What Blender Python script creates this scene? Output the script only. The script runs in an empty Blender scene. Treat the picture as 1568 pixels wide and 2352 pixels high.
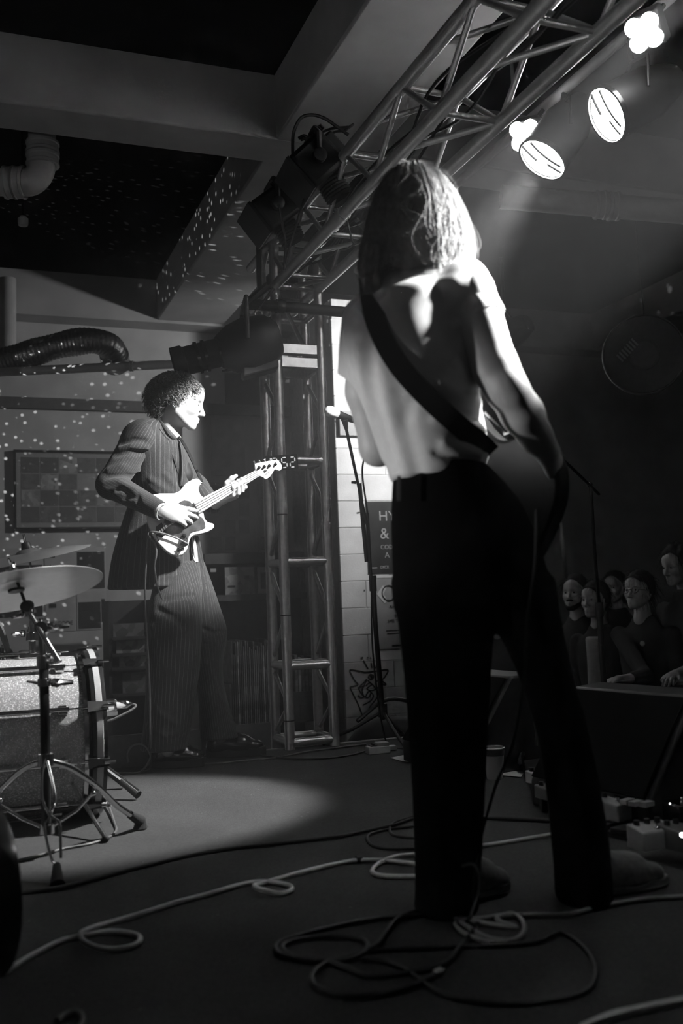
import bpy, bmesh, math, random
import numpy as np
from mathutils import Vector, Matrix

random.seed(7)
rng = np.random.default_rng(7)
scene = bpy.context.scene
col = scene.collection

# ------------------------------------------------------------------ camera
W, H = 1568, 2352
LENS, SENS = 35.0, 36.0
F = H * LENS / SENS
CAM = np.array([0.0, 0.0, 0.73])
PITCH, ROLL = math.radians(5.15), math.radians(2.2)
FWD = np.array([0, math.cos(PITCH), math.sin(PITCH)])
_r0 = np.array([1.0, 0, 0]); _u0 = np.cross(_r0, FWD)
RGT = _r0 * math.cos(ROLL) - _u0 * math.sin(ROLL)
UPV = _u0 * math.cos(ROLL) + _r0 * math.sin(ROLL)
cd = bpy.data.cameras.new('camera'); cam = bpy.data.objects.new('camera', cd); col.objects.link(cam)
cd.sensor_fit = 'VERTICAL'; cd.sensor_height = SENS; cd.sensor_width = 24; cd.lens = LENS
cd.clip_start = 0.05; cd.clip_end = 60
M = Matrix.Identity(4)
for i in range(3):
    M[i][0] = RGT[i]; M[i][1] = UPV[i]; M[i][2] = -FWD[i]; M[i][3] = CAM[i]
cam.matrix_world = M
cd.dof.use_dof = True; cd.dof.focus_distance = 4.55; cd.dof.aperture_fstop = 2.6
scene.camera = cam
scene.view_settings.view_transform = 'Standard'
scene.view_settings.look = 'None'
scene.view_settings.gamma = 1.0
scene.view_settings.use_curve_mapping = False
scene.view_settings.exposure = EXPOSURE = 0.0

# ------------------------------------------------------------------ world: dark, with stage haze in the air
wd = bpy.data.worlds.new('World'); scene.world = wd; wd.use_nodes = True
wn = wd.node_tree; wn.nodes.clear()
wo = wn.nodes.new('ShaderNodeOutputWorld')
wb = wn.nodes.new('ShaderNodeBackground'); wb.inputs['Color'].default_value = (0, 0, 0, 1); wb.inputs['Strength'].default_value = 0
wv = wn.nodes.new('ShaderNodeVolumeScatter'); wv.inputs['Color'].default_value = (1, 1, 1, 1)
wv.inputs['Density'].default_value = 0.0115; wv.inputs['Anisotropy'].default_value = 0.25
wn.links.new(wb.outputs[0], wo.inputs['Surface']); wn.links.new(wv.outputs[0], wo.inputs['Volume'])
scene.cycles.volume_bounces = 0
scene.cycles.max_bounces = 3
scene.cycles.diffuse_bounces = 2
scene.cycles.glossy_bounces = 2
scene.cycles.transmission_bounces = 2
scene.cycles.adaptive_threshold = 0.15
scene.cycles.adaptive_min_samples = 16
scene.cycles.caustics_reflective = False
scene.cycles.caustics_refractive = False
scene.cycles.use_denoising = True
scene.cycles.sample_clamp_indirect = 4.0

# ------------------------------------------------------------------ room frame: U runs along the back wall, V away from the camera side
ANG = math.radians(21)
U = np.array([math.cos(ANG), math.sin(ANG), 0.0]); V = np.array([-math.sin(ANG), math.cos(ANG), 0.0]); Z = np.array([0, 0, 1.0])
def R(u, v, z=0.0): return U * u + V * v + Z * z
def ray(px, py): return FWD + RGT * ((px - W / 2) / F) - UPV * ((py - H / 2) / F)
def P(px, py, d): return CAM + ray(px, py) * d
def G(px, py, z=0.0):
    r = ray(px, py); return CAM + r * ((z - CAM[2]) / r[2])
def WV(px, py, v):
    r = ray(px, py); return CAM + r * ((v - CAM @ V) / (r @ V))
def nrm(a): a = np.asarray(a, float); return a / np.linalg.norm(a)

# ------------------------------------------------------------------ lamps: on the lighting bar over the stage lip, plus added fill
LAMPS = []
def spot(name, loc, target, watts, angle, blend=0.35, size=0.07):
    ld = bpy.data.lights.new(name, 'SPOT'); ld.energy = watts; ld.spot_size = math.radians(angle); ld.spot_blend = blend
    ld.shadow_soft_size = size; ld.color = (1, 1, 1)
    o = bpy.data.objects.new(name, ld); col.objects.link(o)
    d = Vector(nrm(np.array(target) - np.array(loc)))
    o.rotation_euler = d.to_track_quat('-Z', 'Y').to_euler(); o.location = Vector(loc)
    return o
BAR_U, BAR_Z = 2.36, 2.93
# name, location, target, watts, cone
def tocam(p): return nrm(CAM - p)
_la, _lb = P(1394, 264, 3.9), P(1246, 366, 4.3)
def facing(p, r, u, c):
    """direction whose disc looks foreshortened to c, leaning r to the right and u upward as the camera sees it"""
    t = tocam(p); e1 = nrm(RGT - t * (RGT @ t)); e2 = nrm(UPV - t * (UPV @ t) - e1 * (UPV @ e1)); l = nrm(np.array([r, u])) * math.sqrt(1 - c * c)
    return e1 * l[0] + e2 * l[1] + t * c
PAR = {
 'a': (_la, _la + 2 * facing(_la, -.88, -.47, .56), 260, 26),
 'b': (_lb, np.array([-.98, 3.68, 0]), 850, 31),
 'c': (R(2.40, 1.60, 2.24), np.array([0.29, 2.4, 1.46]), 1250, 27),
 'd': (R(3.40, 5.90, 2.45), R(2.95, 6.9, 2.2), 125, 105),
 'e': (R(2.38, 2.56, 2.80), np.array([-0.60, 4.6, 1.34]), 1400, 20),
 'f': (np.array([-1.9, 1.85, 1.0]), np.array([0.0, 2.37, 1.02]), 78, 20),  # added unseen fill for the left side of the white shirt
}
QUAD = {
 'a': (P(1204, 311, 4.45), np.array([0.1, 2.3, 1.35]), 70, 16),
 'b': (P(1478, 76, 3.68), np.array([0.2, 2.3, 1.35]), 160, 16),
}
FILL_UP = (R(-1.9, 0.6, 1.1), 27.0)  # added unseen uplight that brightens ceiling and room by bounce
FILL_GLOBES = [(R(4.6, 1.6, 2.6), 1.7)]  # added unseen lamp that brightens the audience
# ------------------------------------------------------------------ materials (all procedural)
def mat(name, c, rough=0.6, metal=0.0, var=0.12, scale=30.0, bump=0.0, bscale=200.0, spec=0.5, emit=0.0, coat=0.0, sheen=0.0, extra=None):
    m = bpy.data.materials.new(name); m.use_nodes = True
    nt = m.node_tree; b = nt.nodes['Principled BSDF']; L = nt.links
    tc = nt.nodes.new('ShaderNodeTexCoord')
    n = nt.nodes.new('ShaderNodeTexNoise'); n.inputs['Scale'].default_value = scale; n.inputs['Detail'].default_value = 4
    L.new(tc.outputs['Object'], n.inputs['Vector'])
    mr = nt.nodes.new('ShaderNodeMapRange'); mr.inputs['From Min'].default_value = .3; mr.inputs['From Max'].default_value = .7
    mr.inputs['To Min'].default_value = c * (1 - var); mr.inputs['To Max'].default_value = c * (1 + var)
    L.new(n.outputs['Fac'], mr.inputs['Value'])
    out = mr.outputs[0]
    if extra: out = extra(nt, tc, out, c)
    L.new(out, b.inputs['Base Color'])
    b.inputs['Roughness'].default_value = rough; b.inputs['Metallic'].default_value = metal
    b.inputs['Specular IOR Level'].default_value = spec; b.inputs['Coat Weight'].default_value = coat
    b.inputs['Sheen Weight'].default_value = sheen
    if emit:
        b.inputs['Emission Color'].default_value = (1, 1, 1, 1); b.inputs['Emission Strength'].default_value = emit
    if bump:
        n2 = nt.nodes.new('ShaderNodeTexNoise'); n2.inputs['Scale'].default_value = bscale; n2.inputs['Detail'].default_value = 3
        L.new(tc.outputs['Object'], n2.inputs['Vector'])
        bp = nt.nodes.new('ShaderNodeBump'); bp.inputs['Strength'].default_value = bump; bp.inputs['Distance'].default_value = 0.004
        L.new(n2.outputs['Fac'], bp.inputs['Height']); L.new(bp.outputs[0], b.inputs['Normal'])
    return m
def stripe_extra(spacing, width, light):
    def f(nt, tc, out, c):
        L = nt.links
        a = nt.nodes.new('ShaderNodeAttribute'); a.attribute_name = 'stripe'
        d = nt.nodes.new('ShaderNodeMath'); d.operation = 'DIVIDE'; d.inputs[1].default_value = spacing; L.new(a.outputs['Fac'], d.inputs[0])
        fr = nt.nodes.new('ShaderNodeMath'); fr.operation = 'FRACT'; L.new(d.outputs[0], fr.inputs[0])
        lt = nt.nodes.new('ShaderNodeMath'); lt.operation = 'LESS_THAN'; lt.inputs[1].default_value = width; L.new(fr.outputs[0], lt.inputs[0])
        mx = nt.nodes.new('ShaderNodeMix'); mx.data_type = 'FLOAT'
        L.new(lt.outputs[0], mx.inputs['Factor']); L.new(out, mx.inputs['A']); mx.inputs['B'].default_value = light
        return mx.outputs['Result']
    return f
def sparkle_extra(nt, tc, out, c):
    L = nt.links
    v = nt.nodes.new('ShaderNodeTexVoronoi'); v.inputs['Scale'].default_value = 330; L.new(tc.outputs['Object'], v.inputs['Vector'])
    s = nt.nodes.new('ShaderNodeSeparateColor'); L.new(v.outputs['Color'], s.inputs[0])
    p = nt.nodes.new('ShaderNodeMath'); p.operation = 'POWER'; p.inputs[1].default_value = 5; L.new(s.outputs[0], p.inputs[0])
    m = nt.nodes.new('ShaderNodeMath'); m.operation = 'MULTIPLY_ADD'; m.inputs[1].default_value = 0.75; L.new(p.outputs[0], m.inputs[0]); L.new(out, m.inputs[2])
    b = nt.nodes['Principled BSDF']
    bp = nt.nodes.new('ShaderNodeBump'); bp.inputs['Strength'].default_value = .5; bp.inputs['Distance'].default_value = .002
    L.new(s.outputs[1], bp.inputs['Height']); L.new(bp.outputs[0], b.inputs['Normal'])
    return m.outputs[0]
def stain_extra(nt, tc, out, c):
    L = nt.links
    n = nt.nodes.new('ShaderNodeTexNoise'); n.inputs['Scale'].default_value = 2.3; n.inputs['Detail'].default_value = 5; L.new(tc.outputs['Object'], n.inputs['Vector'])
    mr = nt.nodes.new('ShaderNodeMapRange'); mr.inputs['From Min'].default_value = .35; mr.inputs['From Max'].default_value = .7
    mr.inputs['To Min'].default_value = .8; mr.inputs['To Max'].default_value = 1.1; L.new(n.outputs['Fac'], mr.inputs['Value'])
    m = nt.nodes.new('ShaderNodeMath'); m.operation = 'MULTIPLY'; L.new(out, m.inputs[0]); L.new(mr.outputs[0], m.inputs[1])
    return m.outputs[0]
def dust_extra(nt, tc, out, c):      # carpet: fine speckles of dust and worn patches
    L = nt.links
    o2 = stain_extra(nt, tc, out, c)
    v = nt.nodes.new('ShaderNodeTexVoronoi'); v.inputs['Scale'].default_value = 14; L.new(tc.outputs['Object'], v.inputs['Vector'])
    lt = nt.nodes.new('ShaderNodeMath'); lt.operation = 'LESS_THAN'; lt.inputs[1].default_value = .045; L.new(v.outputs['Distance'], lt.inputs[0])
    m = nt.nodes.new('ShaderNodeMath'); m.operation = 'MULTIPLY_ADD'; m.inputs[1].default_value = .12; L.new(lt.outputs[0], m.inputs[0]); L.new(o2, m.inputs[2])
    return m.outputs[0]
def collage_extra(scale):
    def f(nt, tc, out, c):
        L = nt.links
        v = nt.nodes.new('ShaderNodeTexVoronoi'); v.inputs['Scale'].default_value = scale; L.new(tc.outputs['Object'], v.inputs['Vector'])
        s = nt.nodes.new('ShaderNodeSeparateColor'); L.new(v.outputs['Color'], s.inputs[0])
        m = nt.nodes.new('ShaderNodeMath'); m.operation = 'MULTIPLY_ADD'; m.inputs[1].default_value = c * .9; L.new(s.outputs[0], m.inputs[0])
        h = nt.nodes.new('ShaderNodeMath'); h.operation = 'MULTIPLY'; h.inputs[1].default_value = .45; L.new(out, h.inputs[0]); L.new(h.outputs[0], m.inputs[2])
        return m.outputs[0]
    return f

MT = {}
MT['carpet'] = mat('carpet', .078, .95, var=.25, scale=160, bump=.8, bscale=420, spec=.15, extra=dust_extra)
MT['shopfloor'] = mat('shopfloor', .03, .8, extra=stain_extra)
MT['wall'] = mat('wall', .48, .85, var=.05, scale=6, bump=.1, bscale=60, extra=stain_extra)
MT['block'] = mat('block', .74, .7, var=.05, scale=8, bump=.25, bscale=140, extra=stain_extra)
MT['mortar'] = mat('mortar', .66, .9)
MT['pillarshade'] = mat('pillarshade', .45, .8, extra=stain_extra)  # darker copy of the pillar tone, shade put into its side face
MT['beam'] = mat('beam', .38, .85, var=.05, scale=5, bump=.1, bscale=80, extra=stain_extra)
MT['blackceil'] = mat('blackceil', .006, .95, spec=.1)
MT['blackpaint'] = mat('blackpaint', .008, .6, spec=.3)
MT['trim'] = mat('trim', .10, .7)
MT['pvc'] = mat('pvc', .5, .45, var=.04)
MT['foil'] = mat('foil', .3, .3, metal=1.0, bump=.8, bscale=90)
MT['alu'] = mat('alu', .6, .42, metal=.7, var=.08, scale=50, bump=.05, bscale=300)
MT['chrome'] = mat('chrome', .8, .12, metal=1.0, var=.03)
MT['cymbal'] = mat('cymbal', .5, .36, metal=.75, var=.05, scale=60)
MT['sparkle'] = mat('sparkle', .34, .3, var=.15, scale=80, coat=.4, extra=sparkle_extra)
MT['darkwood'] = mat('darkwood', .02, .25, coat=.5)
MT['inlay'] = mat('inlay', .5, .3, var=.1, scale=200, coat=.5)
MT['head'] = mat('head', .5, .5)
MT['black'] = mat('black', .012, .5)
MT['blackgloss'] = mat('blackgloss', .012, .22)
MT['rubberblack'] = mat('rubberblack', .004, .9, spec=.1)
MT['rubber'] = mat('rubber', .02, .75)
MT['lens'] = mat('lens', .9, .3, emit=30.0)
MT['led'] = mat('led', .9, .3, emit=60.0)
MT['segment'] = mat('segment', .8, .4, emit=.55)
MT['glintled'] = mat('glintled', .8, .4, emit=6.0)
MT['skin'] = mat('skin', .55, .5, var=.06, scale=40, bump=.08, bscale=300)
MT['hairdark'] = mat('hairdark', .17, .34, var=.3, scale=90, spec=.7)
MT['hairlight'] = mat('hairlight', .5, .55, var=.3, scale=70, spec=.35)
MT['hairunder'] = mat('hairunder', .2, .7, var=.3, scale=60)
MT['hairbase'] = mat('hairbase', .02, .7)
MT['suit'] = mat('suit', .03, .9, var=.2, scale=160, bump=.25, bscale=260, sheen=.15, extra=stripe_extra(.0125, .11, .115))
MT['tshirt'] = mat('tshirt', .72, .85, var=.04, scale=50, bump=.15, bscale=500, sheen=.1)
MT['trousers'] = mat('trousers', .005, 1.0, spec=.04)
MT['shirtblack'] = mat('shirtblack', .015, .7)
MT['shirtwhite'] = mat('shirtwhite', .75, .8)
MT['strap'] = mat('strap', .008, .7, spec=.2)
MT['leather'] = mat('leather', .012, .22, var=.2, spec=.7, bump=.1, bscale=120)
MT['sole'] = mat('sole', .02, .5)
MT['sneaker'] = mat('sneaker', .22, .7, var=.25, scale=60)
MT['sneakersole'] = mat('sneakersole', .4, .6)
MT['bassbody'] = mat('bassbody', .82, .22, var=.02, coat=.6)
MT['guard'] = mat('guard', .06, .2, var=.5, scale=35, coat=.6)
MT['maple'] = mat('maple', .62, .35, var=.06, scale=40, coat=.3)
MT['guitardark'] = mat('guitardark', .003, .45, spec=.2)
MT['cablegrey'] = mat('cablegrey', .34, .5, var=.06)
MT['cablepale'] = mat('cablepale', .85, .5, var=.06)
MT['cablemid'] = mat('cablemid', .12, .5)
MT['cabledark'] = mat('cabledark', .012, .5)
MT['paper'] = mat('paper', .72, .8, var=.03)
MT['paperdim'] = mat('paperdim', .42, .8, var=.08, scale=12)
MT['posterdark'] = mat('posterdark', .02, .5, var=.35, scale=12)
MT['postergrey'] = mat('postergrey', .38, .7, var=.12, scale=9)
MT['micgrille'] = mat('micgrille', .55, .5, bump=.6, bscale=900)
MT['ink'] = mat('ink', .012, .7)
MT['printgrey'] = mat('printgrey', .33, .7)
MT['photodark'] = mat('photodark', .018, .5, extra=collage_extra(22))
MT['photomid'] = mat('photomid', .07, .5, extra=collage_extra(30))
MT['photolight'] = mat('photolight', .24, .5, extra=collage_extra(26))
MT['matboard'] = mat('matboard', .22, .7)
MT['rackwood'] = mat('rackwood', .05, .6)
MT['sleeve1'] = mat('sleeve1', .30, .5, extra=collage_extra(20))
MT['sleeve2'] = mat('sleeve2', .16, .5, extra=collage_extra(16))
MT['sleeve3'] = mat('sleeve3', .08, .5, extra=collage_extra(24))
MT['pedalpale'] = mat('pedalpale', .5, .4)
MT['pedalgrey'] = mat('pedalgrey', .16, .4)
MT['cloth1'] = mat('cloth1', .035, .9)
MT['cloth2'] = mat('cloth2', .06, .9)
MT['cloth3'] = mat('cloth3', .4, .9)
MT['tape'] = mat('tape', .6, .7)
g = bpy.data.materials.new('glass'); g.use_nodes = True
gb = g.node_tree.nodes['Principled BSDF']; gb.inputs['Base Color'].default_value = (1, 1, 1, 1); gb.inputs['Roughness'].default_value = .04
gb.inputs['Alpha'].default_value = .06; gb.inputs['Specular IOR Level'].default_value = .8
MT['glass'] = g

for k_ in ('lens', 'led', 'segment', 'glintled'): MT[k_].cycles.emission_sampling = 'NONE'      # their beams come from the spot lamps in front of them
# ------------------------------------------------------------------ object helpers
ORG = {}
def link(o, parent, org):
    col.objects.link(o); ORG[o.name] = np.array(org, float)
    if parent is not None: o.parent = parent
def tag(o, label=None, cat=None, group=None, kind=None):
    if label: o['label'] = label
    if cat: o['category'] = cat
    if group: o['group'] = group
    if kind: o['kind'] = kind
    return o
def thing(name, label, cat, loc, group=None, kind=None):
    o = bpy.data.objects.new(name, None); o.empty_display_size = .1
    o.location = Vector(loc); link(o, None, loc)
    return tag(o, label, cat, group, kind)
def basis(axis):
    a = nrm(axis); t = np.array([0, 0, 1.0]) if abs(a[2]) < .9 else np.array([1.0, 0, 0])
    x = nrm(np.cross(t, a)); return x, np.cross(a, x), a
def catmull(pts, n=8, closed=False):
    p = np.asarray(pts, float)
    if len(p) < 3: return p
    q = np.vstack([p[-1:], p, p[:2]]) if closed else np.vstack([2 * p[0] - p[1], p, 2 * p[-1] - p[-2]])
    out = []
    m = len(p) if closed else len(p) - 1
    for i in range(m):
        a, b, c, d = q[i], q[i + 1], q[i + 2], q[i + 3]
        for t in np.linspace(0, 1, n, endpoint=False):
            out.append(.5 * (2 * b + (c - a) * t + (2 * a - 5 * b + 4 * c - d) * t * t + (3 * b - a - 3 * c + d) * t ** 3))
    if not closed: out.append(p[-1])
    return np.array(out)
class MB:
    def __init__(s): s.v = []; s.f = []; s.n = 0
    def add(s, v, f):
        v = np.asarray(v, float); s.v.append(v); s.f += [tuple(i + s.n for i in q) for q in f]; s.n += len(v); return s
    def box(s, c, h, ax=(U, V, Z)):
        c = np.asarray(c, float); x, y, z = [np.asarray(a, float) for a in ax]
        v = [c + x * (h[0] * i) + y * (h[1] * j) + z * (h[2] * k) for k in (-1, 1) for j in (-1, 1) for i in (-1, 1)]
        return s.add(v, [(0, 2, 3, 1), (4, 5, 7, 6), (0, 1, 5, 4), (2, 6, 7, 3), (0, 4, 6, 2), (1, 3, 7, 5)])
    def rbox(s, u0, u1, v0, v1, z0, z1): return s.box(R((u0 + u1) / 2, (v0 + v1) / 2, (z0 + z1) / 2), ((u1 - u0) / 2, (v1 - v0) / 2, (z1 - z0) / 2))
    def tube(s, pts, r, n=8, caps=True, closed=False):
        p = np.asarray(pts, float); m = len(p); r = np.broadcast_to(np.asarray(r, float), (m,))
        t = np.zeros_like(p)
        if closed: t = np.roll(p, -1, 0) - np.roll(p, 1, 0)
        else:
            t[1:-1] = p[2:] - p[:-2]; t[0] = p[1] - p[0]; t[-1] = p[-1] - p[-2]
        t /= np.linalg.norm(t, axis=1, keepdims=True) + 1e-12
        x, y, _ = basis(t[0]); v = []
        for i in range(m):
            x = x - t[i] * (x @ t[i]); x = x / (np.linalg.norm(x) + 1e-12); y = np.cross(t[i], x)
            for k in range(n):
                a = 2 * math.pi * k / n; v.append(p[i] + r[i] * (x * math.cos(a) + y * math.sin(a)))
        f = []
        for i in range(m if closed else m - 1):
            j = (i + 1) % m
            for k in range(n): f.append((i * n + k, i * n + (k + 1) % n, j * n + (k + 1) % n, j * n + k))
        if caps and not closed: f.append(tuple(range(n - 1, -1, -1))); f.append(tuple((m - 1) * n + k for k in range(n)))
        return s.add(v, f)
    def lathe(s, prof, o, axis, n=28):
        x, y, a = basis(axis); o = np.asarray(o, float); v = []; f = []; m = len(prof)
        for r, h in prof:
            for k in range(n):
                t = 2 * math.pi * k / n; v.append(o + a * h + (x * math.cos(t) + y * math.sin(t)) * max(r, 1e-5))
        for i in range(m - 1):
            for k in range(n): f.append((i * n + k, i * n + (k + 1) % n, (i + 1) * n + (k + 1) % n, (i + 1) * n + k))
        mr_ = 1.12 * min(q[0] for q in prof)
        if m >= 4 and 1e-4 < prof[0][0] <= mr_ and 1e-4 < prof[-1][0] <= mr_:      # a ring: close the section instead of capping it
            for k in range(n): f.append(((m - 1) * n + k, (m - 1) * n + (k + 1) % n, (k + 1) % n, k))
            return s.add(v, f)
        if prof[0][0] > 1e-4: f.append(tuple(range(n - 1, -1, -1)))
        if prof[-1][0] > 1e-4: f.append(tuple((m - 1) * n + k for k in range(n)))
        return s.add(v, f)
    def prism(s, pts, off):
        p = np.asarray(pts, float); n = len(p); off = np.asarray(off, float)
        v = np.vstack([p, p + off])
        f = [tuple(range(n)), tuple(range(2 * n - 1, n - 1, -1))] + [(i, n + i, n + (i + 1) % n, (i + 1) % n) for i in range(n)]
        return s.add(v, f)
    def sphere(s, c, r, n=12):
        r3 = np.broadcast_to(np.asarray(r, float), (3,)); prof = [(math.sin(t), -math.cos(t)) for t in np.linspace(0, math.pi, n // 2 + 2)]
        m = MB().lathe(prof, (0, 0, 0), (0, 0, 1), n); return s.add(m.v[0] * r3 + np.asarray(c), m.f)
    def build(s, name, mt, parent=None, smooth=True, angle=38, bevel=0, fixn=True):
        v = np.vstack(s.v); org = ORG[parent.name] if parent is not None else None
        top = parent is None
        if top: org = np.array([*(v.min(0)[:2] + v.max(0)[:2]) / 2, v[:, 2].min()])
        me = bpy.data.meshes.new(name); me.from_pydata((v - org).tolist(), [], s.f)
        if fixn:
            bm = bmesh.new(); bm.from_mesh(me); bmesh.ops.recalc_face_normals(bm, faces=bm.faces); bm.to_mesh(me); bm.free()
        if smooth:
            me.shade_smooth(); me.set_sharp_from_angle(angle=math.radians(angle))
        me.materials.append(MT[mt] if isinstance(mt, str) else mt)
        o = bpy.data.objects.new(name, me); link(o, parent, org)
        if top: o.location = Vector(org)
        if bevel:
            b = o.modifiers.new('bevel', 'BEVEL'); b.width = bevel; b.segments = 2; b.limit_method = 'ANGLE'
        return o
def struct(o, label=None, cat=None):
    o['kind'] = 'structure'
    if label: o['label'] = label
    if cat: o['category'] = cat
    return o
def ribbon(name, pts, widthvec, half, thick, mt, parent):
    """flat strap along pts; widthvec = per point unit vector across, thickness toward the normal"""
    p = np.asarray(pts); n = len(p); wv_ = np.asarray(widthvec); t = np.gradient(p, axis=0); t /= np.linalg.norm(t, axis=1, keepdims=True)
    nn = np.cross(t, wv_); nn /= np.linalg.norm(nn, axis=1, keepdims=True)
    half = np.broadcast_to(np.asarray(half, float), (n,))[:, None]
    ring = [p - wv_ * half + nn * thick, p + wv_ * half + nn * thick, p + wv_ * half - nn * thick, p - wv_ * half - nn * thick]
    v = np.stack(ring, 1).reshape(-1, 3); f = []
    for i in range(n - 1):
        for k in range(4): f.append((4 * i + k, 4 * i + (k + 1) % 4, 4 * i + 4 + (k + 1) % 4, 4 * i + 4 + k))
    f += [(3, 2, 1, 0), (4 * n - 4, 4 * n - 3, 4 * n - 2, 4 * n - 1)]
    return MB().add(v, f).build(name, mt, parent)
def text(name, s, origin, x, y, size, mt, parent, thick=.0015, sx=1.0, align='LEFT'):
    """flat lettering in the plane (x right, y up) with its left baseline at origin"""
    cu = bpy.data.curves.new('t', 'FONT'); cu.body = s; cu.size = size; cu.extrude = thick; cu.align_x = align; cu.resolution_u = 3
    to = bpy.data.objects.new('t', cu); col.objects.link(to)
    dg = bpy.context.evaluated_depsgraph_get(); dg.update()
    me = bpy.data.meshes.new_from_object(to.evaluated_get(dg)); bpy.data.objects.remove(to)
    x = nrm(x); y = nrm(np.asarray(y) - x * (np.asarray(y) @ x)); z = np.cross(x, y)
    n = len(me.vertices); co = np.empty(n * 3); me.vertices.foreach_get('co', co); co = co.reshape(-1, 3)
    w = np.asarray(origin) + co[:, :1] * x * sx + co[:, 1:2] * y + co[:, 2:] * z - ORG[parent.name]
    me.vertices.foreach_set('co', w.ravel()); me.update(); me.name = name
    me.materials.clear(); me.materials.append(MT[mt])
    o = bpy.data.objects.new(name, me); link(o, parent, ORG[parent.name]); return o

# ------------------------------------------------------------------ implicit surfaces for bodies and cloth
class SDF:
    def __init__(s): s.ops = []
    def _add(s, fn, lo, hi, k, op):
        s.ops.append((fn, np.asarray(lo, float), np.asarray(hi, float), k, op)); return s
    def cap(s, a, b, ra, rb=None, k=.02, op='+', sq=None):
        a = np.asarray(a, float); b = np.asarray(b, float); rb = ra if rb is None else rb; ba = b - a; bb = ba @ ba + 1e-12
        if sq is not None:
            n, sc = nrm(sq[0]), sq[1]; ba2 = ba + n * ((ba @ n) * (1 / sc - 1)); bb2 = ba2 @ ba2 + 1e-12
        def fn(p):
            q = p - a
            if sq is not None:
                q = q + (q @ n)[..., None] * n * (1 / sc - 1)
                h = np.clip((q @ ba2) / bb2, 0, 1); d = np.linalg.norm(q - h[..., None] * ba2, axis=-1)
                return (d - (ra + (rb - ra) * h)) * min(1, sc)
            h = np.clip((q @ ba) / bb, 0, 1); return np.linalg.norm(q - h[..., None] * ba, axis=-1) - (ra + (rb - ra) * h)
        m = max(ra, rb) * (max(1, sq[1]) if sq is not None else 1)
        return s._add(fn, np.minimum(a, b) - m, np.maximum(a, b) + m, k, op)
    def chain(s, pts, rads, k=.02, op='+'):
        for i in range(len(pts) - 1): s.cap(pts[i], pts[i + 1], rads[i], rads[i + 1], k, op)
        return s
    def ell(s, c, r, Rm=None, k=.02, op='+'):
        c = np.asarray(c, float); r = np.broadcast_to(np.asarray(r, float), (3,)); Rm = np.eye(3) if Rm is None else np.asarray(Rm, float)  # columns: local axes
        def fn(p):
            q = (p - c) @ Rm; k0 = np.linalg.norm(q / r, axis=-1); k1 = np.linalg.norm(q / (r * r), axis=-1) + 1e-9
            return k0 * (k0 - 1) / k1
        e = np.abs(Rm) @ r
        return s._add(fn, c - e, c + e, k, op)
    def box(s, c, h, ax, rad=.01, k=.01, op='+'):
        c = np.asarray(c, float); A = np.stack([nrm(a) for a in ax], 1); h = np.asarray(h, float)
        def fn(p):
            q = np.abs((p - c) @ A) - (h - rad)
            return np.linalg.norm(np.maximum(q, 0), axis=-1) + np.minimum(q.max(-1), 0) - rad
        e = np.abs(A) @ h
        return s._add(fn, c - e, c + e, k, op)
    def loft(s, rows, k=.02, op='+', rnd=.02, yaw=0.0, power=2.0):
        """rows: (z, cx, cy, a, b) sorted by z; elliptical cross-sections, long axis turned by yaw"""
        rw = np.asarray(rows, float); rw = rw[np.argsort(rw[:, 0])]; z = rw[:, 0]
        dense = catmull(rw, 10); zz = np.maximum.accumulate(dense[:, 0])
        ca, sa = math.cos(yaw), math.sin(yaw)
        def fn(p):
            pz = p[..., 2]; zc = np.clip(pz, z[0], z[-1])
            cx, cy, a, b = [np.interp(zc, zz, dense[:, i]) for i in (1, 2, 3, 4)]
            dx, dy = p[..., 0] - cx, p[..., 1] - cy; lx, ly = dx * ca + dy * sa, -dx * sa + dy * ca
            if power == 2: q = np.sqrt((lx / a) ** 2 + (ly / b) ** 2) + 1e-9
            else: q = (np.abs(lx / a) ** power + np.abs(ly / b) ** power) ** (1 / power) + 1e-9
            g_ = np.sqrt((lx / a ** 2) ** 2 + (ly / b ** 2) ** 2) / q + 1e-9
            d = np.where(q < .3, (q - 1) * np.minimum(a, b), (q - 1) / g_)
            e = np.maximum(pz - z[-1], z[0] - pz) + rnd; d2 = d + rnd
            return np.minimum(np.maximum(d2, e), 0) + np.sqrt(np.maximum(d2, 0) ** 2 + np.maximum(e, 0) ** 2) - rnd
        m = rw[:, 3:].max(); lo = [(rw[:, 1]).min() - m, rw[:, 2].min() - m, z[0]]; hi = [rw[:, 1].max() + m, rw[:, 2].max() + m, z[-1]]
        return s._add(fn, lo, hi, k, op)
    def sub(s, o, k=.02, op='+'):
        lo = np.min([q[1] for q in o.ops if q[1] is not None and q[4] == '+'], 0); hi = np.max([q[2] for q in o.ops if q[2] is not None and q[4] == '+'], 0)
        return s._add(o.ev, lo, hi, k, op)
    def ridge(s, pts, width, amp):
        """raise (amp>0) or press (amp<0) a soft fold along a polyline"""
        p3 = [np.asarray(q, float) for q in pts]
        def fn(p):
            d = np.full(p.shape[:-1], 9.0)
            for a, b in zip(p3[:-1], p3[1:]):
                ba = b - a; h = np.clip(((p - a) @ ba) / (ba @ ba), 0, 1); d = np.minimum(d, np.linalg.norm(p - a - h[..., None] * ba, axis=-1))
            return -amp * np.exp(-(d / width) ** 2)
        A = np.array(p3); return s._add(fn, A.min(0) - 2.5 * width, A.max(0) + 2.5 * width, 0, 'r')
    def cut(s, point, normal):
        """keep the side the normal points away from"""
        c = np.asarray(point, float); n = nrm(normal)
        s.ops.append((lambda p: (p - c) @ n, None, None, .006, '&')); return s
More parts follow.
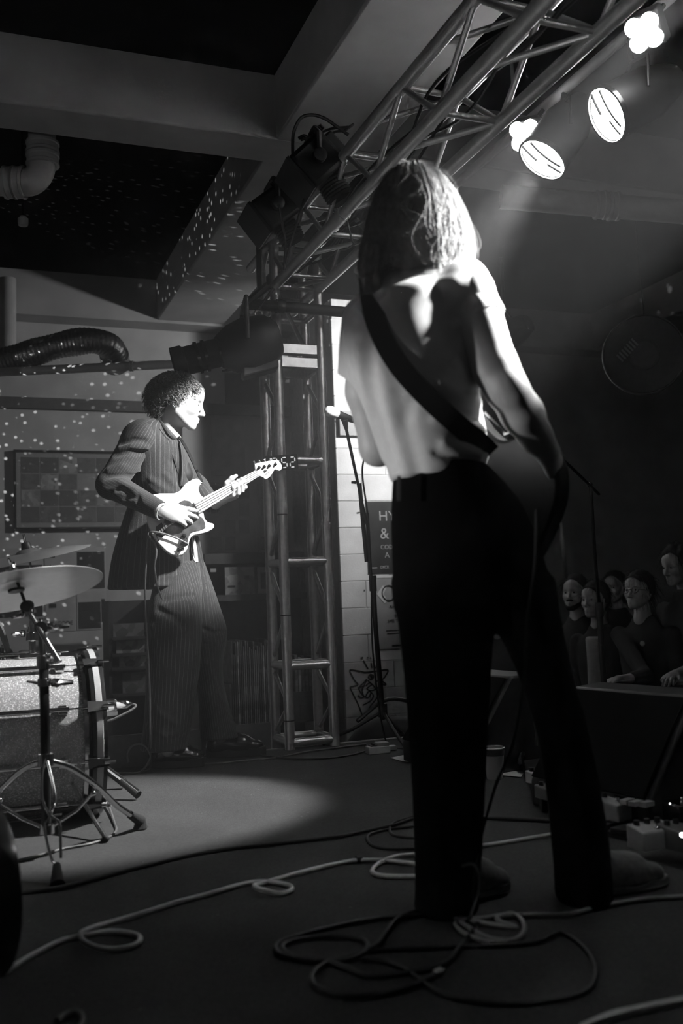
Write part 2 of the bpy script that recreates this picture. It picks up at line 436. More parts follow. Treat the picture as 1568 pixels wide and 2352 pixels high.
    @staticmethod
    def _mix(a, b, k, op):
        if op == 'r': return a + b
        if op == '-': b = -b
        if op in '-&':
            h = np.clip(.5 - .5 * (b - a) / k, 0, 1); return b * (1 - h) + a * h + k * h * (1 - h)
        h = np.clip(.5 + .5 * (b - a) / k, 0, 1); return b * (1 - h) + a * h - k * h * (1 - h)
    def ev(s, p):
        f = np.full(p.shape[:-1], 10.0)
        for fn, lo, hi, k, op in s.ops: f = s._mix(f, fn(p), max(k, 1e-4), op)
        return f
    def mesh(s, vox, box=None):
        los = np.array([o[1] for o in s.ops if o[1] is not None and o[4] == '+']); his = np.array([o[2] for o in s.ops if o[2] is not None and o[4] == '+'])
        lo, hi = (los.min(0) - 4 * vox, his.max(0) + 4 * vox) if box is None else (np.array(box[0]), np.array(box[1]))
        n = np.ceil((hi - lo) / vox).astype(int) + 1
        ax = [lo[i] + vox * np.arange(n[i]) for i in range(3)]; f = np.full(n, 10.0, np.float32)
        for fn, l, h, k, op in s.ops:
            if l is None: i0, i1 = np.zeros(3, int), n
            else:
                i0 = np.clip(np.floor((l - k - 3 * vox - lo) / vox).astype(int), 0, n); i1 = np.clip(np.ceil((h + k + 3 * vox - lo) / vox).astype(int) + 1, 0, n)
                if op == '+': pass
            if (i1 <= i0).any(): continue
            g_ = np.stack(np.meshgrid(*[ax[i][i0[i]:i1[i]] for i in range(3)], indexing='ij'), -1)
            sl = tuple(slice(i0[i], i1[i]) for i in range(3))
            f[sl] = s._mix(f[sl], fn(g_), max(k, 1e-4), op)
        return surfnet(f, lo, vox)
    def hit(s, px, py, d0, d1, n=240):
        ds = np.linspace(d0, d1, n); pts = CAM + ray(px, py) * ds[:, None]; f = s.ev(pts); i = np.argmax(f < 0)
        if not (f < 0).any(): i = int(np.argmin(f))
        return ds[i]
def surfnet(f, lo, vox):
    s = f < 0; nx, ny, nz = f.shape
    cnt = np.zeros((nx - 1, ny - 1, nz - 1), np.uint8); C = [(i, j, k) for i in (0, 1) for j in (0, 1) for k in (0, 1)]
    for i, j, k in C: cnt += s[i:nx - 1 + i, j:ny - 1 + j, k:nz - 1 + k]
    I = np.argwhere((cnt > 0) & (cnt < 8)); idx = np.full(cnt.shape, -1, np.int32); idx[tuple(I.T)] = np.arange(len(I))
    val = {c: f[I[:, 0] + c[0], I[:, 1] + c[1], I[:, 2] + c[2]] for c in C}
    acc = np.zeros((len(I), 3)); num = np.zeros(len(I))
    for a in C:
        for d in range(3):
            if a[d]: continue
            b = list(a); b[d] = 1; b = tuple(b); fa, fb = val[a], val[b]; m = (fa < 0) != (fb < 0)
            t = np.where(m, fa / (fa - fb + 1e-12), 0); q = np.tile(np.array(a, float), (len(I), 1)); q[:, d] = t
            acc += q * m[:, None]; num += m
    v = lo + (I + acc / np.maximum(num, 1)[:, None]) * vox
    F_ = []
    for d in range(3):
        e = [slice(None)] * 3; e2 = [slice(None)] * 3; e[d] = slice(0, -1); e2[d] = slice(1, None)
        m = s[tuple(e)] != s[tuple(e2)]; E = np.argwhere(m)
        o1, o2 = [(1, 2), (2, 0), (0, 1)][d]
        E = E[(E[:, o1] > 0) & (E[:, o2] > 0) & (E[:, o1] < f.shape[o1] - 1) & (E[:, o2] < f.shape[o2] - 1)]
        q = []
        for da, db in ((0, 0), (1, 0), (1, 1), (0, 1)):
            t = E.copy(); t[:, o1] -= da; t[:, o2] -= db; q.append(idx[tuple(t.T)])
        q = np.stack(q, 1); flip = s[tuple(e)][tuple(E.T)]
        q[flip] = q[flip][:, ::-1]; q = q[:, ::-1]; F_.append(q)
    return v, np.vstack(F_)
def build_mesh(name, v, f, mt, parent, attr=None, smooth=True):
    org = ORG[parent.name] if parent is not None else np.array([*(v.min(0)[:2] + v.max(0)[:2]) / 2, v[:, 2].min()])
    me = bpy.data.meshes.new(name); nv, nf, k = len(v), len(f), f.shape[1]
    me.vertices.add(nv); me.vertices.foreach_set('co', (v - org).astype(np.float32).ravel())
    me.loops.add(nf * k); me.loops.foreach_set('vertex_index', f.astype(np.int32).ravel())
    me.polygons.add(nf); me.polygons.foreach_set('loop_start', (np.arange(nf) * k).astype(np.int32))
    me.update(calc_edges=True); me.validate()
    if smooth: me.shade_smooth()
    if attr is not None:
        a = me.attributes.new('stripe', 'FLOAT', 'POINT'); a.data.foreach_set('value', attr.astype(np.float32))
    me.materials.append(MT[mt] if isinstance(mt, str) else mt)
    o = bpy.data.objects.new(name, me); link(o, parent, org)
    if parent is None: o.location = Vector(org)
    return o
def join(ms):
    v = []; f = []; n = 0
    for a, b in ms: v.append(a); f.append(b + n); n += len(a)
    return np.vstack(v), np.vstack(f)
def strands(paths, r0, r1, n=3):
    """many thin tapering hairs: paths (S, N, 3)"""
    Pm = np.asarray(paths); S, N, _ = Pm.shape
    t = np.gradient(Pm, axis=1); t /= np.linalg.norm(t, axis=2, keepdims=True) + 1e-9
    ref = np.array([.3, .5, .81]); x = np.cross(t, ref); x /= np.linalg.norm(x, axis=2, keepdims=True) + 1e-9; y = np.cross(t, x)
    rr = np.linspace(r0, r1, N)[None, :, None]
    ring = np.stack([Pm + rr * (x * math.cos(2 * math.pi * k / n) + y * math.sin(2 * math.pi * k / n)) for k in range(n)], 2)
    v = ring.reshape(-1, 3)
    base = (np.arange(S)[:, None, None] * N + np.arange(N - 1)[None, :, None]) * n + np.arange(n)[None, None, :]
    k1 = (np.arange(n) + 1) % n - np.arange(n)
    f = np.stack([base, base + k1, base + k1 + n, base + n], -1).reshape(-1, 4)
    return v, f
# ================================================================== STRUCTURE
ZB, ZC, VB = 3.03, 3.36, 8.0          # beam soffit, black ceiling, back wall
UMIN, UMAX, VMIN = -4.2, 8.6, -3.2
FL = -0.72                            # shop floor, below the stage
STU, STV = 2.45, 4.90                 # stage edges
struct(MB().rbox(UMIN, STU, VMIN, STV, -.06, 0).build('floor_stage', 'carpet'), 'dark carpeted stage floor with worn patches under the band', 'floor')
fr_ = MB().rbox(UMIN, STU - .03, VMIN, STV - .03, FL, -.061).build('trim_1', 'blackpaint'); struct(fr_, 'black skirt panel below the stage deck', 'stage skirt')
struct(MB().rbox(UMIN, UMAX, VMIN, VB + .2, FL - .1, FL).build('floor', 'shopfloor'), 'dark shop floor below the stage where the audience stands', 'floor')
struct(MB().rbox(STU - .02, STU + .006, VMIN, STV, -.03, .008).build('trim_2', 'tape'), 'pale edging strip on the front lip of the stage', 'edging')
struct(MB().rbox(UMIN, STU, STV - .004, STV + .012, -.03, .006).build('trim_3', 'tape'), 'pale metal edging along the far side of the stage', 'edging')
struct(MB().rbox(UMIN, UMAX, VB, VB + .2, FL, ZC).build('wall_back', 'wall'), 'plain grey painted back wall of the shop', 'wall')
struct(MB().rbox(UMIN - .2, UMIN, VMIN, VB, FL, ZC).build('wall_left', 'wall'), 'plain grey wall beyond the drum kit side', 'wall')
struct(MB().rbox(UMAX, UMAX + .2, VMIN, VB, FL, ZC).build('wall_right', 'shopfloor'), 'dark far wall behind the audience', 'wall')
struct(MB().rbox(UMIN, UMAX, VMIN - .2, VMIN, FL, ZC).build('wall_front', 'wall'), 'plain wall behind the photographer', 'wall')
ce = struct(MB().rbox(UMIN, UMAX, VMIN, VB, ZC, ZC + .1).build('ceiling', 'blackceil'), 'black painted ceiling between pale concrete beams', 'ceiling')
for (a, b) in ((4.53, 4.80), (0.9, 1.2), (-2.4, -2.1)):
    MB().rbox(UMIN, UMAX, a, b, ZB, ZC + .02).build('beam', 'beam', ce, bevel=.012)
MB().rbox(UMIN, UMAX, VB - .22, VB, ZB - .02, ZC + .02).build('beam', 'beam', ce)
for (a, b) in ((1.47, 2.02), (-2.6, -2.1), (5.6, 6.1)):
    MB().rbox(a, b, VMIN, VB, ZB + .002, ZC + .02).build('beam', 'beam', ce, bevel=.012)

# white block pillar to the right of the truss leg: every block its own piece
PV = 6.92
pu0 = float(WV(786, 1450, PV) @ U)
pil = struct(MB().rbox(pu0 + .012, pu0 + 1.19, PV + .004, VB, FL, ZB).build('wall_pillar', 'mortar'), 'white painted concrete block pillar right of the truss leg', 'pillar')
bh, bw, jt = .2, .4, .0045
def bmesh_block(w, h, d):
    m = MB().box((0, 0, 0), (w / 2, d / 2, h / 2)); me = bpy.data.meshes.new('block')
    me.from_pydata(np.vstack(m.v).tolist(), [], m.f); bm = bmesh.new(); bm.from_mesh(me)
    bmesh.ops.bevel(bm, geom=bm.edges[:], offset=.0025, segments=1, affect='EDGES'); bmesh.ops.recalc_face_normals(bm, faces=bm.faces)
    bm.to_mesh(me); bm.free(); me.materials.append(MT['block']); return me
mfull, mhalf = bmesh_block(bw - jt, bh - jt, .03), bmesh_block(bw / 2 - jt, bh - jt, .03)
def put_block(me, c):
    o = bpy.data.objects.new('block', me); link(o, pil, ORG[pil.name]); o.location = Vector(np.asarray(c) - ORG[pil.name])
row = 0; z = FL + bh / 2
while z < ZB - .05:
    x = pu0; items = ([(bw, mfull)] * 3) if row % 2 == 0 else ([(bw / 2, mhalf)] + [(bw, mfull)] * 2 + [(bw / 2, mhalf)])
    for w_, me_ in items:
        put_block(me_, R(x + w_ / 2, PV + .014 + random.uniform(-.0012, .0012), z)); x += w_
    row += 1; z += bh
MB().rbox(pu0 + .004, pu0 + .012, PV + .03, VB, FL, ZB).build('side_face', 'pillarshade', pil)

# raceway and services on the back wall
MB_ = lambda: MB()
za = .73 + (1404 - 945) / F * 7.9; zb_ = .73 + (1404 - 920) / F * 7.9
struct(MB().rbox(UMIN, pu0, VB - .05, VB, za, zb_).build('trim_4', 'trim'), 'dark raceway running across the back wall above the framed pictures', 'trim')
zr = 3.12
p0, p1 = WV(1215, 668, VB - .2), WV(1568, 690, VB - .2)
struct(MB().box((p0 + p1) / 2, (np.linalg.norm(p1 - p0) / 2 + .8, .1, .075), (nrm(p1 - p0), V, Z)).build('trim_5', 'trim'), 'dark duct running high along the far wall behind the audience', 'trim')

def pipe_run(name, label, pts, r, mt='pvc', collars=(), cat='pipe', n=16, cr=1.22, cl=.03):
    t = thing(name, label, cat, np.array(pts[0]))
    MB().tube(pts, r, n).build('pipe', mt, t)
    for c, ax in collars: MB().lathe([(r * .98, -cl), (r * cr, -cl), (r * cr, -cl * .55), (r * cr * .95, -cl * .4), (r * cr * .95, cl * .4), (r * cr, cl * .55), (r * cr, cl), (r * .98, cl)], c, ax, n).build('collar', mt, t)
    return t
# PVC drain elbow, top left: drops from the beam, turns left
dp = 5.35; A = P(97, 250, dp); B = P(97, 340, dp)
bend = [P(97, 340, dp), P(97, 372, dp), P(91, 398, dp), P(74, 416, dp), P(50, 420, dp), P(20, 419, dp), P(-90, 416, dp)]
A = np.array([B[0], B[1], ZC])
pipe_run('drain_pipe', 'pale plastic drain pipe elbow hanging from the ceiling beam', np.vstack([[A], catmull(bend, 5)]), 31 / F * dp, collars=[(P(98, 340, dp), Z), (P(98, 368, dp), Z), (P(24, 419, dp), RGT), (P(44, 419, dp), RGT)])
t = thing('sprinkler_head', 'small pale sprinkler cap hanging below the drain elbow', 'sprinkler', P(53, 508, 5.4))
c = P(53, 508, 5.4); MB().lathe([(.0, -.025), (.024, -.025), (.028, -.012), (.028, .014), (.018, .02), (.018, .026), (0, .026)], c, Z, 18).build('cap', 'pvc', t)
MB().tube([c + Z * .02, np.array([c[0], c[1], ZC])], .006, 6).build('drop_rod', 'blackceil', t)
# right side drain pipe along the beam
dp = 5.6; pr = [P(1150, 452, dp), P(1568, 487, dp), P(1900, 515, dp)]
pipe_run('drain_pipe', 'pale plastic drain pipe with two collars along the far ceiling beam at right', pr, 27 / F * dp, collars=[(P(1378, 471, dp), RGT), (P(1408, 474, dp), RGT)])
# vertical soil pipe far left at the wall
pipe_run('soil_pipe', 'grey soil pipe dropping down the back wall above the duct', [WV(18, 640, 7.7), WV(18, 815, 7.7)], .06, 'wall', collars=[])
# flexible foil duct
t = thing('flexible_duct', 'silver foil flexible duct slumped above the pipe on the back wall', 'duct', P(140, 820, 6.7))
ctl = catmull([P(-120, 880, 6.6), P(-20, 838, 6.6), P(70, 812, 6.6), P(150, 790, 6.65), P(215, 783, 6.7), P(255, 800, 6.8), P(268, 840, 6.95)], 14)
sarr = np.cumsum(np.r_[0, np.linalg.norm(np.diff(ctl, axis=0), axis=1)]); ts = np.linspace(0, sarr[-1], 190)
dense = np.stack([np.interp(ts, sarr, ctl[:, i]) for i in range(3)], 1)
rad = 0.088 + .0022 * np.sin(ts / .016 * 2 * math.pi / 1.6) + .004 * np.sin(ts * 23); MB().tube(dense, rad, 20).build('duct', 'foil', t)
MB().tube([P(262, 815, 6.83), P(266, 835, 6.92)], .1, 20).build('duct_collar', 'alu', t)
# long pale pipe below it
pipe_run('conduit_pipe', 'long pale horizontal pipe crossing the back wall under the foil duct', [P(-60, 857, 6.5), P(300, 841, 6.75), P(640, 826, 7.0)], 10.5 / F * 6.6, 'pvc', collars=[(P(302, 841, 6.75), RGT)], cl=.012)
# ================================================================== TRUSS AND LAMPS
LU, LV = float(P(676, 1000, 5.3) @ U), float(P(676, 1000, 5.3) @ V)
HC = .12; CR = .0262
ZT = 2.39                                            # lower chord of the bridge
t = thing('truss_tower', 'upright aluminium box truss leg standing at the far stage edge', 'truss', R(LU, LV, FL))
corners = [(-1, -1), (1, -1), (-1, 1), (1, 1)]
for a, b in corners:
    MB().tube([R(LU + a * HC, LV + b * HC, FL + .02), R(LU + a * HC, LV + b * HC, ZT + .25)], CR, 18).build('chord', 'alu', t)
MB().box(R(LU, LV, FL + .01), (.22, .22, .01)).build('base_plate', 'alu', t)
def zof(py, d): return float(P(700, py, d)[2])
zr_ = [zof(1693, 5.2), zof(1525, 5.2), zof(1291, 5.2), zof(1058, 5.2)]
for z in zr_:
    for (a, b), (c_, d_) in (((-1, -1), (1, -1)), ((-1, -1), (-1, 1)), ((1, -1), (1, 1)), ((-1, 1), (1, 1))):
        MB().tube([R(LU + a * HC, LV + b * HC, z), R(LU + c_ * HC, LV + d_ * HC, z)], .0215, 14).build('rung', 'alu', t)
zj = zof(815, 5.2)
for dz in (-.036, .036):
    for b in (-1, 1):
        MB().box(R(LU, LV + b * HC, zj + dz), (HC - CR * .6, .012, .027)).build('joint_plate', 'alu', t, bevel=.003)
        MB().box(R(LU + b * HC, LV, zj + dz), (.012, HC - CR * .6, .027)).build('joint_plate', 'alu', t, bevel=.003)
zz_ = zr_ + [zj - .06]
for i in range(len(zz_) - 1):
    z0, z1 = zz_[i] + .03, zz_[i + 1] - .03; zm = (z0 + z1) / 2
    for a in (-1, 1):
        MB().tube([R(LU + a * HC, LV - HC, zm), R(LU + a * HC, LV + HC, z1)], .011, 10).build('diagonal', 'alu', t)
        MB().tube([R(LU + a * HC, LV - HC, zm), R(LU + a * HC, LV + HC, z0)], .011, 10).build('diagonal', 'alu', t)
for z in (ZT - .11, ZT, ZT + .24):
    for (a, b), (c_, d_) in (((-1, -1), (1, -1)), ((-1, -1), (-1, 1)), ((1, -1), (1, 1)), ((-1, 1), (1, 1))):
        MB().tube([R(LU + a * HC, LV + b * HC, z), R(LU + c_ * HC, LV + d_ * HC, z)], .017, 10).build('rung', 'alu', t)
MB().tube([R(LU + HC, LV + HC, zj + .1), R(LU - HC, LV - HC, ZT)], .011, 10).build('diagonal', 'alu', t)
for z_ in (zof(1178, 5.05), zof(1412, 5.05), zof(1652, 5.05)):
    MB().tube([R(LU - HC, LV - HC, z_ - .003), R(LU - HC, LV - HC, z_ + .003)], CR + .0007, 18).build('marking_ring', 'black', t)
MB().tube([R(LU - HC, LV - HC, zof(1172, 5.05)), R(LU - HC, LV - HC, zof(1150, 5.05))], CR + .0006, 18).build('tape_patch', 'tape', t)

t = thing('truss_bridge', 'aluminium box truss bridge running overhead from the tower toward the upper right', 'truss', R(LU, LV - 1.5, ZT))
vs, ve = LV + .32, -1.2
for a in (-1, 1):
    for z in (ZT, ZT + .24):
        MB().tube([R(LU + a * HC, vs, z), R(LU + a * HC, ve, z)], CR, 18).build('chord', 'alu', t)
v_ = vs - .05; k = 0; step = .29
while v_ - step > ve:
    for a in (-1, 1):
        q = [R(LU + a * HC, v_, ZT), R(LU + a * HC, v_ - step, ZT + .24)] if k % 2 == 0 else [R(LU + a * HC, v_, ZT + .24), R(LU + a * HC, v_ - step, ZT)]
        MB().tube(q, .0115, 10).build('diagonal', 'alu', t)
    zq = ZT if k % 2 == 0 else ZT + .24
    MB().tube([R(LU - HC, v_, zq), R(LU + HC, v_, zq)], .0115, 10).build('cross_rung', 'alu', t)
    MB().tube([R(LU - HC, v_, ZT + .24 - (zq - ZT)), R(LU + HC, v_ - step, ZT + .24 - (zq - ZT))], .0115, 10).build('cross_rung', 'alu', t)
    v_ -= step; k += 1
for vj in (3.9, 1.9):
    for a in (-1, 1):
        for z in (ZT, ZT + .24): MB().tube([R(LU + a * HC, vj - .06, z), R(LU + a * HC, vj + .06, z)], CR * 1.18, 18).build('joint_sleeve', 'alu', t)
# cable looms strapped inside the bridge
for i in range(7):
    pts = [R(LU + random.uniform(-.07, .07), vv, ZT + .06 + random.uniform(-.03, .14)) for vv in np.linspace(LV - .1, .3, 11)]
    o = MB().tube(catmull(pts, 6), .0065, 6).build('loom_cable', 'black')
    tag(o, ['lowest', 'second', 'third', 'fourth', 'fifth', 'sixth', 'topmost'][i] + ' black lamp cable running through the overhead truss bridge', 'cable', 'cables in the truss bridge')
# dark crossbar strapped across the tower
a, b = P(560, 697, 4.98), P(900, 726, 5.3)
tc_ = thing('crossbar', 'dark horizontal crossbar strapped across the truss leg', 'bar', a)
MB().tube([a, b], .028, 14).build('bar', 'blackpaint', tc_)
MB().lathe([(.032, -.02), (.036, -.02), (.036, .02), (.032, .02)], P(643, 704, 5.04), b - a, 14).build('clamp', 'black', tc_)
# flat black panel behind the tower head and eye bolt
o = MB().box(P(596, 610, 5.25), (.012, .05, .17), (RGT, FWD, Z)).build('flat_panel', 'black'); tag(o, 'narrow black panel fixed upright at the tower head', 'panel')
te = thing('eye_bolt', 'small steel eye ring hanging beside the tower head', 'hardware', P(593, 721, 4.9))
ang = np.linspace(0, 2 * math.pi, 20, endpoint=False); c = P(593, 721, 4.9)
MB().tube([c + RGT * .017 * math.cos(q) + Z * .017 * math.sin(q) for q in ang], .007, 8, closed=True).build('ring', 'alu', te)
MB().tube([c + Z * .02, c + Z * .09 + RGT * .05, c + Z * .13 + RGT * .08], .008, 8).build('shackle', 'black', te)

# --- flood fixtures on the truss head (black, ribbed bodies)
def flood(label, pc, d, rotdir, size, grp='black floodlights on the truss'):
    c = P(*pc, d); f = nrm(rotdir); x = nrm(np.cross(f, Z)); y = np.cross(x, f)
    t = thing('floodlight', label, 'stage light', c, grp)
    s = size
    b = MB(); b.box(c, (.5 * s, .42 * s, .36 * s), (x, f, y)); b.build('housing', 'blackpaint', t, bevel=.02)
    MB().prism([c + f * .42 * s + x * i * .5 * s + y * j * .36 * s for i, j in ((-1, -1), (1, -1), (1, 1), (-1, 1))], f * .06 * s).build('front_frame', 'black', t)
    for k in range(7): MB().box(c - f * (.2 + .05 * k) * s + y * .38 * s, (.42 * s, .012 * s, .05 * s), (x, f, y)).build('cooling_fin', 'black', t)
    MB().prism([c - f * .42 * s + x * i * .34 * s + y * j * .26 * s for i, j in ((-1, -1), (1, -1), (1, 1), (-1, 1))], -f * .22 * s).build('rear_box', 'blackpaint', t, bevel=.012)
    MB().lathe([(.2 * s, -.02)] + [((.27 if k % 2 else .24) * s, .03 * s * k) for k in range(12)] + [(.2 * s, .38 * s)], c - y * .36 * s - f * .1 * s, -y + f * .2, 24).build('ribbed_base', 'black', t)
    yk = [c + x * .53 * s, c + x * .56 * s - y * .1 * s + Z * .42 * s, c + x * .3 * s + Z * .62 * s, c - x * .3 * s + Z * .62 * s, c - x * .56 * s + Z * .42 * s, c - x * .53 * s]
    MB().tube(yk, .014, 8).build('yoke', 'black', t)
    for i in (-1, 1): MB().lathe([(.03, 0), (.03, .03), (.02, .036), (0, .036)], c + x * i * .51 * s, x * i, 12).build('knob', 'black', t)
    return t
flood('lower black floodlight hanging at the truss corner', (622, 492), 4.75, (-.75, -.25, -.62), .235)
flood('upper black floodlight with ribbed back beside the truss bridge', (716, 388), 4.35, (-.7, -.2, -.68), .24)
# looped cables above them
for i, (pl, r_) in enumerate([([(676, 380), (672, 345), (674, 305), (690, 272), (715, 264), (745, 272), (775, 292), (800, 310)], .0075),
                  ([(690, 322), (720, 312), (760, 296), (800, 292)], .006), ([(685, 318), (700, 312), (715, 330), (740, 345)], .007), ([(735, 335), (765, 305), (790, 300), (812, 285)], .006), ([(640, 470), (655, 560), (652, 620), (664, 570), (700, 450)], .006),
                  ([(790, 480), (805, 540), (815, 560), (835, 545), (800, 570), (780, 575)], .005)]):
    o = MB().tube(catmull([P(x, y, 4.35) for x, y in pl], 8), r_, 8).build('lamp_cable', 'black')
    tag(o, ['large loop of black cable rising above the upper floodlight', 'thin black cable stretched level over the upper floodlight', 'short black cable curl at the back of the upper floodlight', 'black cable climbing from the upper floodlight onto the truss', 'black cable dangling under the lower floodlight', 'black cable tangle dangling under the truss beside the hair of the guitarist'][i], 'cable')
# --- profile spotlight pointing left
d = 4.85; a = P(398, 836, d - .1); b = P(640, 775, d); ax = nrm(a - b); Ln = np.linalg.norm(a - b)
t = thing('profile_spotlight', 'long black profile spotlight on the tower pointing left above the bassist', 'stage light', (a + b) / 2)
MB().lathe([(0, 0), (.08, 0), (.125, .05), (.135, .16), (.115, .24), (.085, .29), (.08, .30)], b, ax, 28).build('lamp_house', 'blackpaint', t)
MB().lathe([(.07, .28), (.068, Ln - .06), (.078, Ln - .05), (.078, Ln + .0), (.066, Ln + .0), (.064, Ln - .03), (0, Ln - .03)], b, ax, 28).build('lens_tube', 'blackpaint', t)
for h in (.30, .37, Ln - .12): MB().lathe([(.07, h - .008), (.077, h - .008), (.077, h + .008), (.07, h + .008)], b, ax, 28).build('tube_ring', 'blackgloss', t)
MB().lathe([(0, Ln - .028), (.03, Ln - .015), (.062, Ln - .026)], b, ax, 24).build('front_lens', 'glass', t)
x = nrm(np.cross(ax, Z)); c = b + ax * .17
MB().tube([c + x * .135, c + x * .14 + Z * .2, c - x * .14 + Z * .2, c - x * .135], .012, 8).build('yoke', 'black', t)
MB().tube([c + Z * .2, c + Z * .3 + RGT * .12], .02, 8).build('clamp', 'black', t)
MB().box(b + ax * .1 - Z * .13, (.09, .05, .03), (ax, x, Z)).build('ballast_box', 'black', t, bevel=.01)
o = MB().tube(catmull([P(510, 852, 4.8), P(560, 845, 4.85), P(585, 832, 4.9), P(600, 800, 5.0), P(640, 815, 5.1)], 8), .006, 6).build('lamp_cable', 'black'); tag(o, 'black cable sagging under the profile spotlight', 'cable')

# --- lighting bar parallel to the truss with cans and quad clusters
tb = thing('lighting_bar', 'dark steel pipe carrying the bright lamps over the stage lip', 'pipe', R(BAR_U + .12, 3, BAR_Z))
MB().tube([R(BAR_U + .12, 6.0, BAR_Z), R(BAR_U + .12, .5, BAR_Z)], .024, 12).build('pipe', 'beam', tb)
for vv in (5.7, 3.95, 2.1, .8): MB().tube([R(BAR_U + .12, vv, BAR_Z), R(BAR_U + .12, vv, ZC)], .008, 8).build('drop_rod', 'beam', tb)
def parcan(label, loc, tgt, watts, cone, bar=True):
    f = nrm(tgt - loc); x = nrm(np.cross(f, Z)); y = np.cross(x, f); r = .108
    t = thing('par_can', label, 'stage light', loc, 'round par cans on the lighting bar')
    MB().lathe([(r * .9, -.012), (r * 1.08, -.012), (r * 1.08, .006), (r * .99, .006), (r * .99, -.004)], loc, f, 36).build('lens_rim', 'blackgloss', t)
    MB().lathe([(r, -.012), (r, -.2), (r * .72, -.3), (r * .55, -.34), (0, -.34)], loc, f, 32).build('can', 'blackpaint', t)
    MB().lathe([(0, .004), (r * .5, .001), (r * .97, -.006), (r * .97, -.011), (0, -.011)], loc, f, 36).build('lens', 'lens', t)
    for s0, e0, off in ((-.8, .93, -.42), (.15, .97, .12), (-.9, -.25, -.12)):
        pts = [loc + f * .008 + x * (off * r + .16 * r * (1 - (q - .1) ** 2) - .08 * r) + y * q * r * math.sqrt(max(.02, 1 - (abs(off) + .05) ** 2)) for q in np.linspace(s0, e0, 12)]
        MB().tube(pts, .0055, 6).build('lens_bar', 'black', t)
    c = loc - f * .14
    top = R(BAR_U + .12, float(c @ V), BAR_Z) if bar else np.array([c[0], c[1], ZB])
    mid = (c + top) / 2 + Z * .02 if bar else c + Z * .2
    MB().tube([c + x * r, c + x * r * 1.1 + Z * .12, mid, c - x * r * 1.1 + Z * .12, c - x * r], .007, 8).build('yoke', 'black', t)
    MB().tube([mid, top], .012, 8).build('clamp', 'black', t)
    spot('par_beam', loc + f * .03, tgt, watts, cone, .45, .06)
    return t
parcan('tilted bright par can high at right, between the two white lamp clusters', *PAR['a'])
parcan('lower bright par can touching the white lamp cluster above the guitarist', *PAR['b'])
parcan('par can further along the bar out of the frame at right', *PAR['c'])
parcan('par can out of the frame at right aimed at the bass player', *PAR['e'])
parcan('par can at the far end of the bar hidden behind the guitarist', *PAR['d'], bar=False)
parcan('added unseen fill par can hanging out of the frame at left', *PAR['f'], bar=False)
def quad(label, loc, tgt, watts, cone):
    f = nrm(tgt - loc); x = nrm(np.cross(f, Z)); y = np.cross(x, f)
    t = thing('lamp_cluster', label, 'stage light', loc, 'square four lamp clusters')
    MB().box(loc - f * .045, (.066, .066, .04), (x, y, f)).build('housing', 'blackpaint', t, bevel=.01)
    MB().box(loc - f * .004, (.042, .042, .003), (x, y, f)).build('glow_plate', 'lens', t)  # glowing plate added to fill the gap between the lamps
    for i, j in corners:
        MB().lathe([(0, .014), (.02, .012), (.033, .002), (.034, -.01), (0, -.01)], loc + x * i * .029 + y * j * .029, f, 20).build('lamp', 'led', t)
    top = R(BAR_U + .12, float(loc @ V), BAR_Z)
    MB().tube([loc - f * .08, top], .01, 8).build('bracket', 'black', t)
    spot('cluster_beam', loc + f * .03, tgt, watts, cone, .8, .05)
quad('white four lamp cluster beside the lower par can', *QUAD['a'])
quad('white four lamp cluster at the top right corner', *QUAD['b'])
# --- dot projector, added in place of an unseen mirror ball (out of frame, left)
pj = np.array([-2.6, 5.2, 1.95]); tg = np.array([-1.0, 8.0, 2.2]); f = nrm(tg - pj); x = nrm(np.cross(f, Z)); y = np.cross(x, f)
t = thing('dot_projector', 'small black projector standing in for an unseen mirror ball at far left', 'stage light', pj)
MB().box(pj - f * .1, (.07, .08, .06), (x, f, y)).build('housing', 'blackpaint', t, bevel=.01)
MB().lathe([(.03, 0), (.04, 0), (.04, -.03), (.03, -.03)], pj, f, 20).build('lens_ring', 'black', t)
def az(a_, e_, r_): return pj + f * .02 + r_ * np.array([math.sin(math.radians(a_)) * math.cos(math.radians(e_)), math.cos(math.radians(a_)) * math.cos(math.radians(e_)), math.sin(math.radians(e_))])
MB().prism([az(22, -60, .16), az(80, -40, .16), az(80, 9, .16), az(22, 9, .12)], nrm(az(50, -20, 1) - pj) * .003).build('flag_plate', 'black', t)  # plate added to keep dots off the wall right of the bassist
MB().prism([az(-70, 14, .16), az(23, 14, .16), az(23, 65, .16), az(-70, 65, .16)], nrm(az(-10, 30, 1) - pj) * .003).build('flag_plate', 'black', t)  # plate added to keep dots off the upper left wall
MB().tube([pj - f * .1 + y * .06, np.array([pj[0] - f[0] * .1, pj[1] - f[1] * .1, ZC])], .01, 8).build('drop_rod', 'black', t)
pl_ = spot('dot_beam', pj + f * .02, tg, 260, 120, .4, .002)
ld = pl_.data; ld.use_nodes = True; nt = ld.node_tree; em = nt.nodes['Emission']
tcn = nt.nodes.new('ShaderNodeTexCoord'); vo = nt.nodes.new('ShaderNodeTexVoronoi'); vo.inputs['Scale'].default_value = 40; vo.inputs['Randomness'].default_value = .9
nt.links.new(tcn.outputs['Normal'], vo.inputs['Vector'])
mr = nt.nodes.new('ShaderNodeMapRange'); mr.inputs['From Min'].default_value = .24; mr.inputs['From Max'].default_value = .12; mr.inputs['To Min'].default_value = 0.009; mr.inputs['To Max'].default_value = 1
nt.links.new(vo.outputs['Distance'], mr.inputs['Value']); nt.links.new(mr.outputs[0], em.inputs['Strength'])
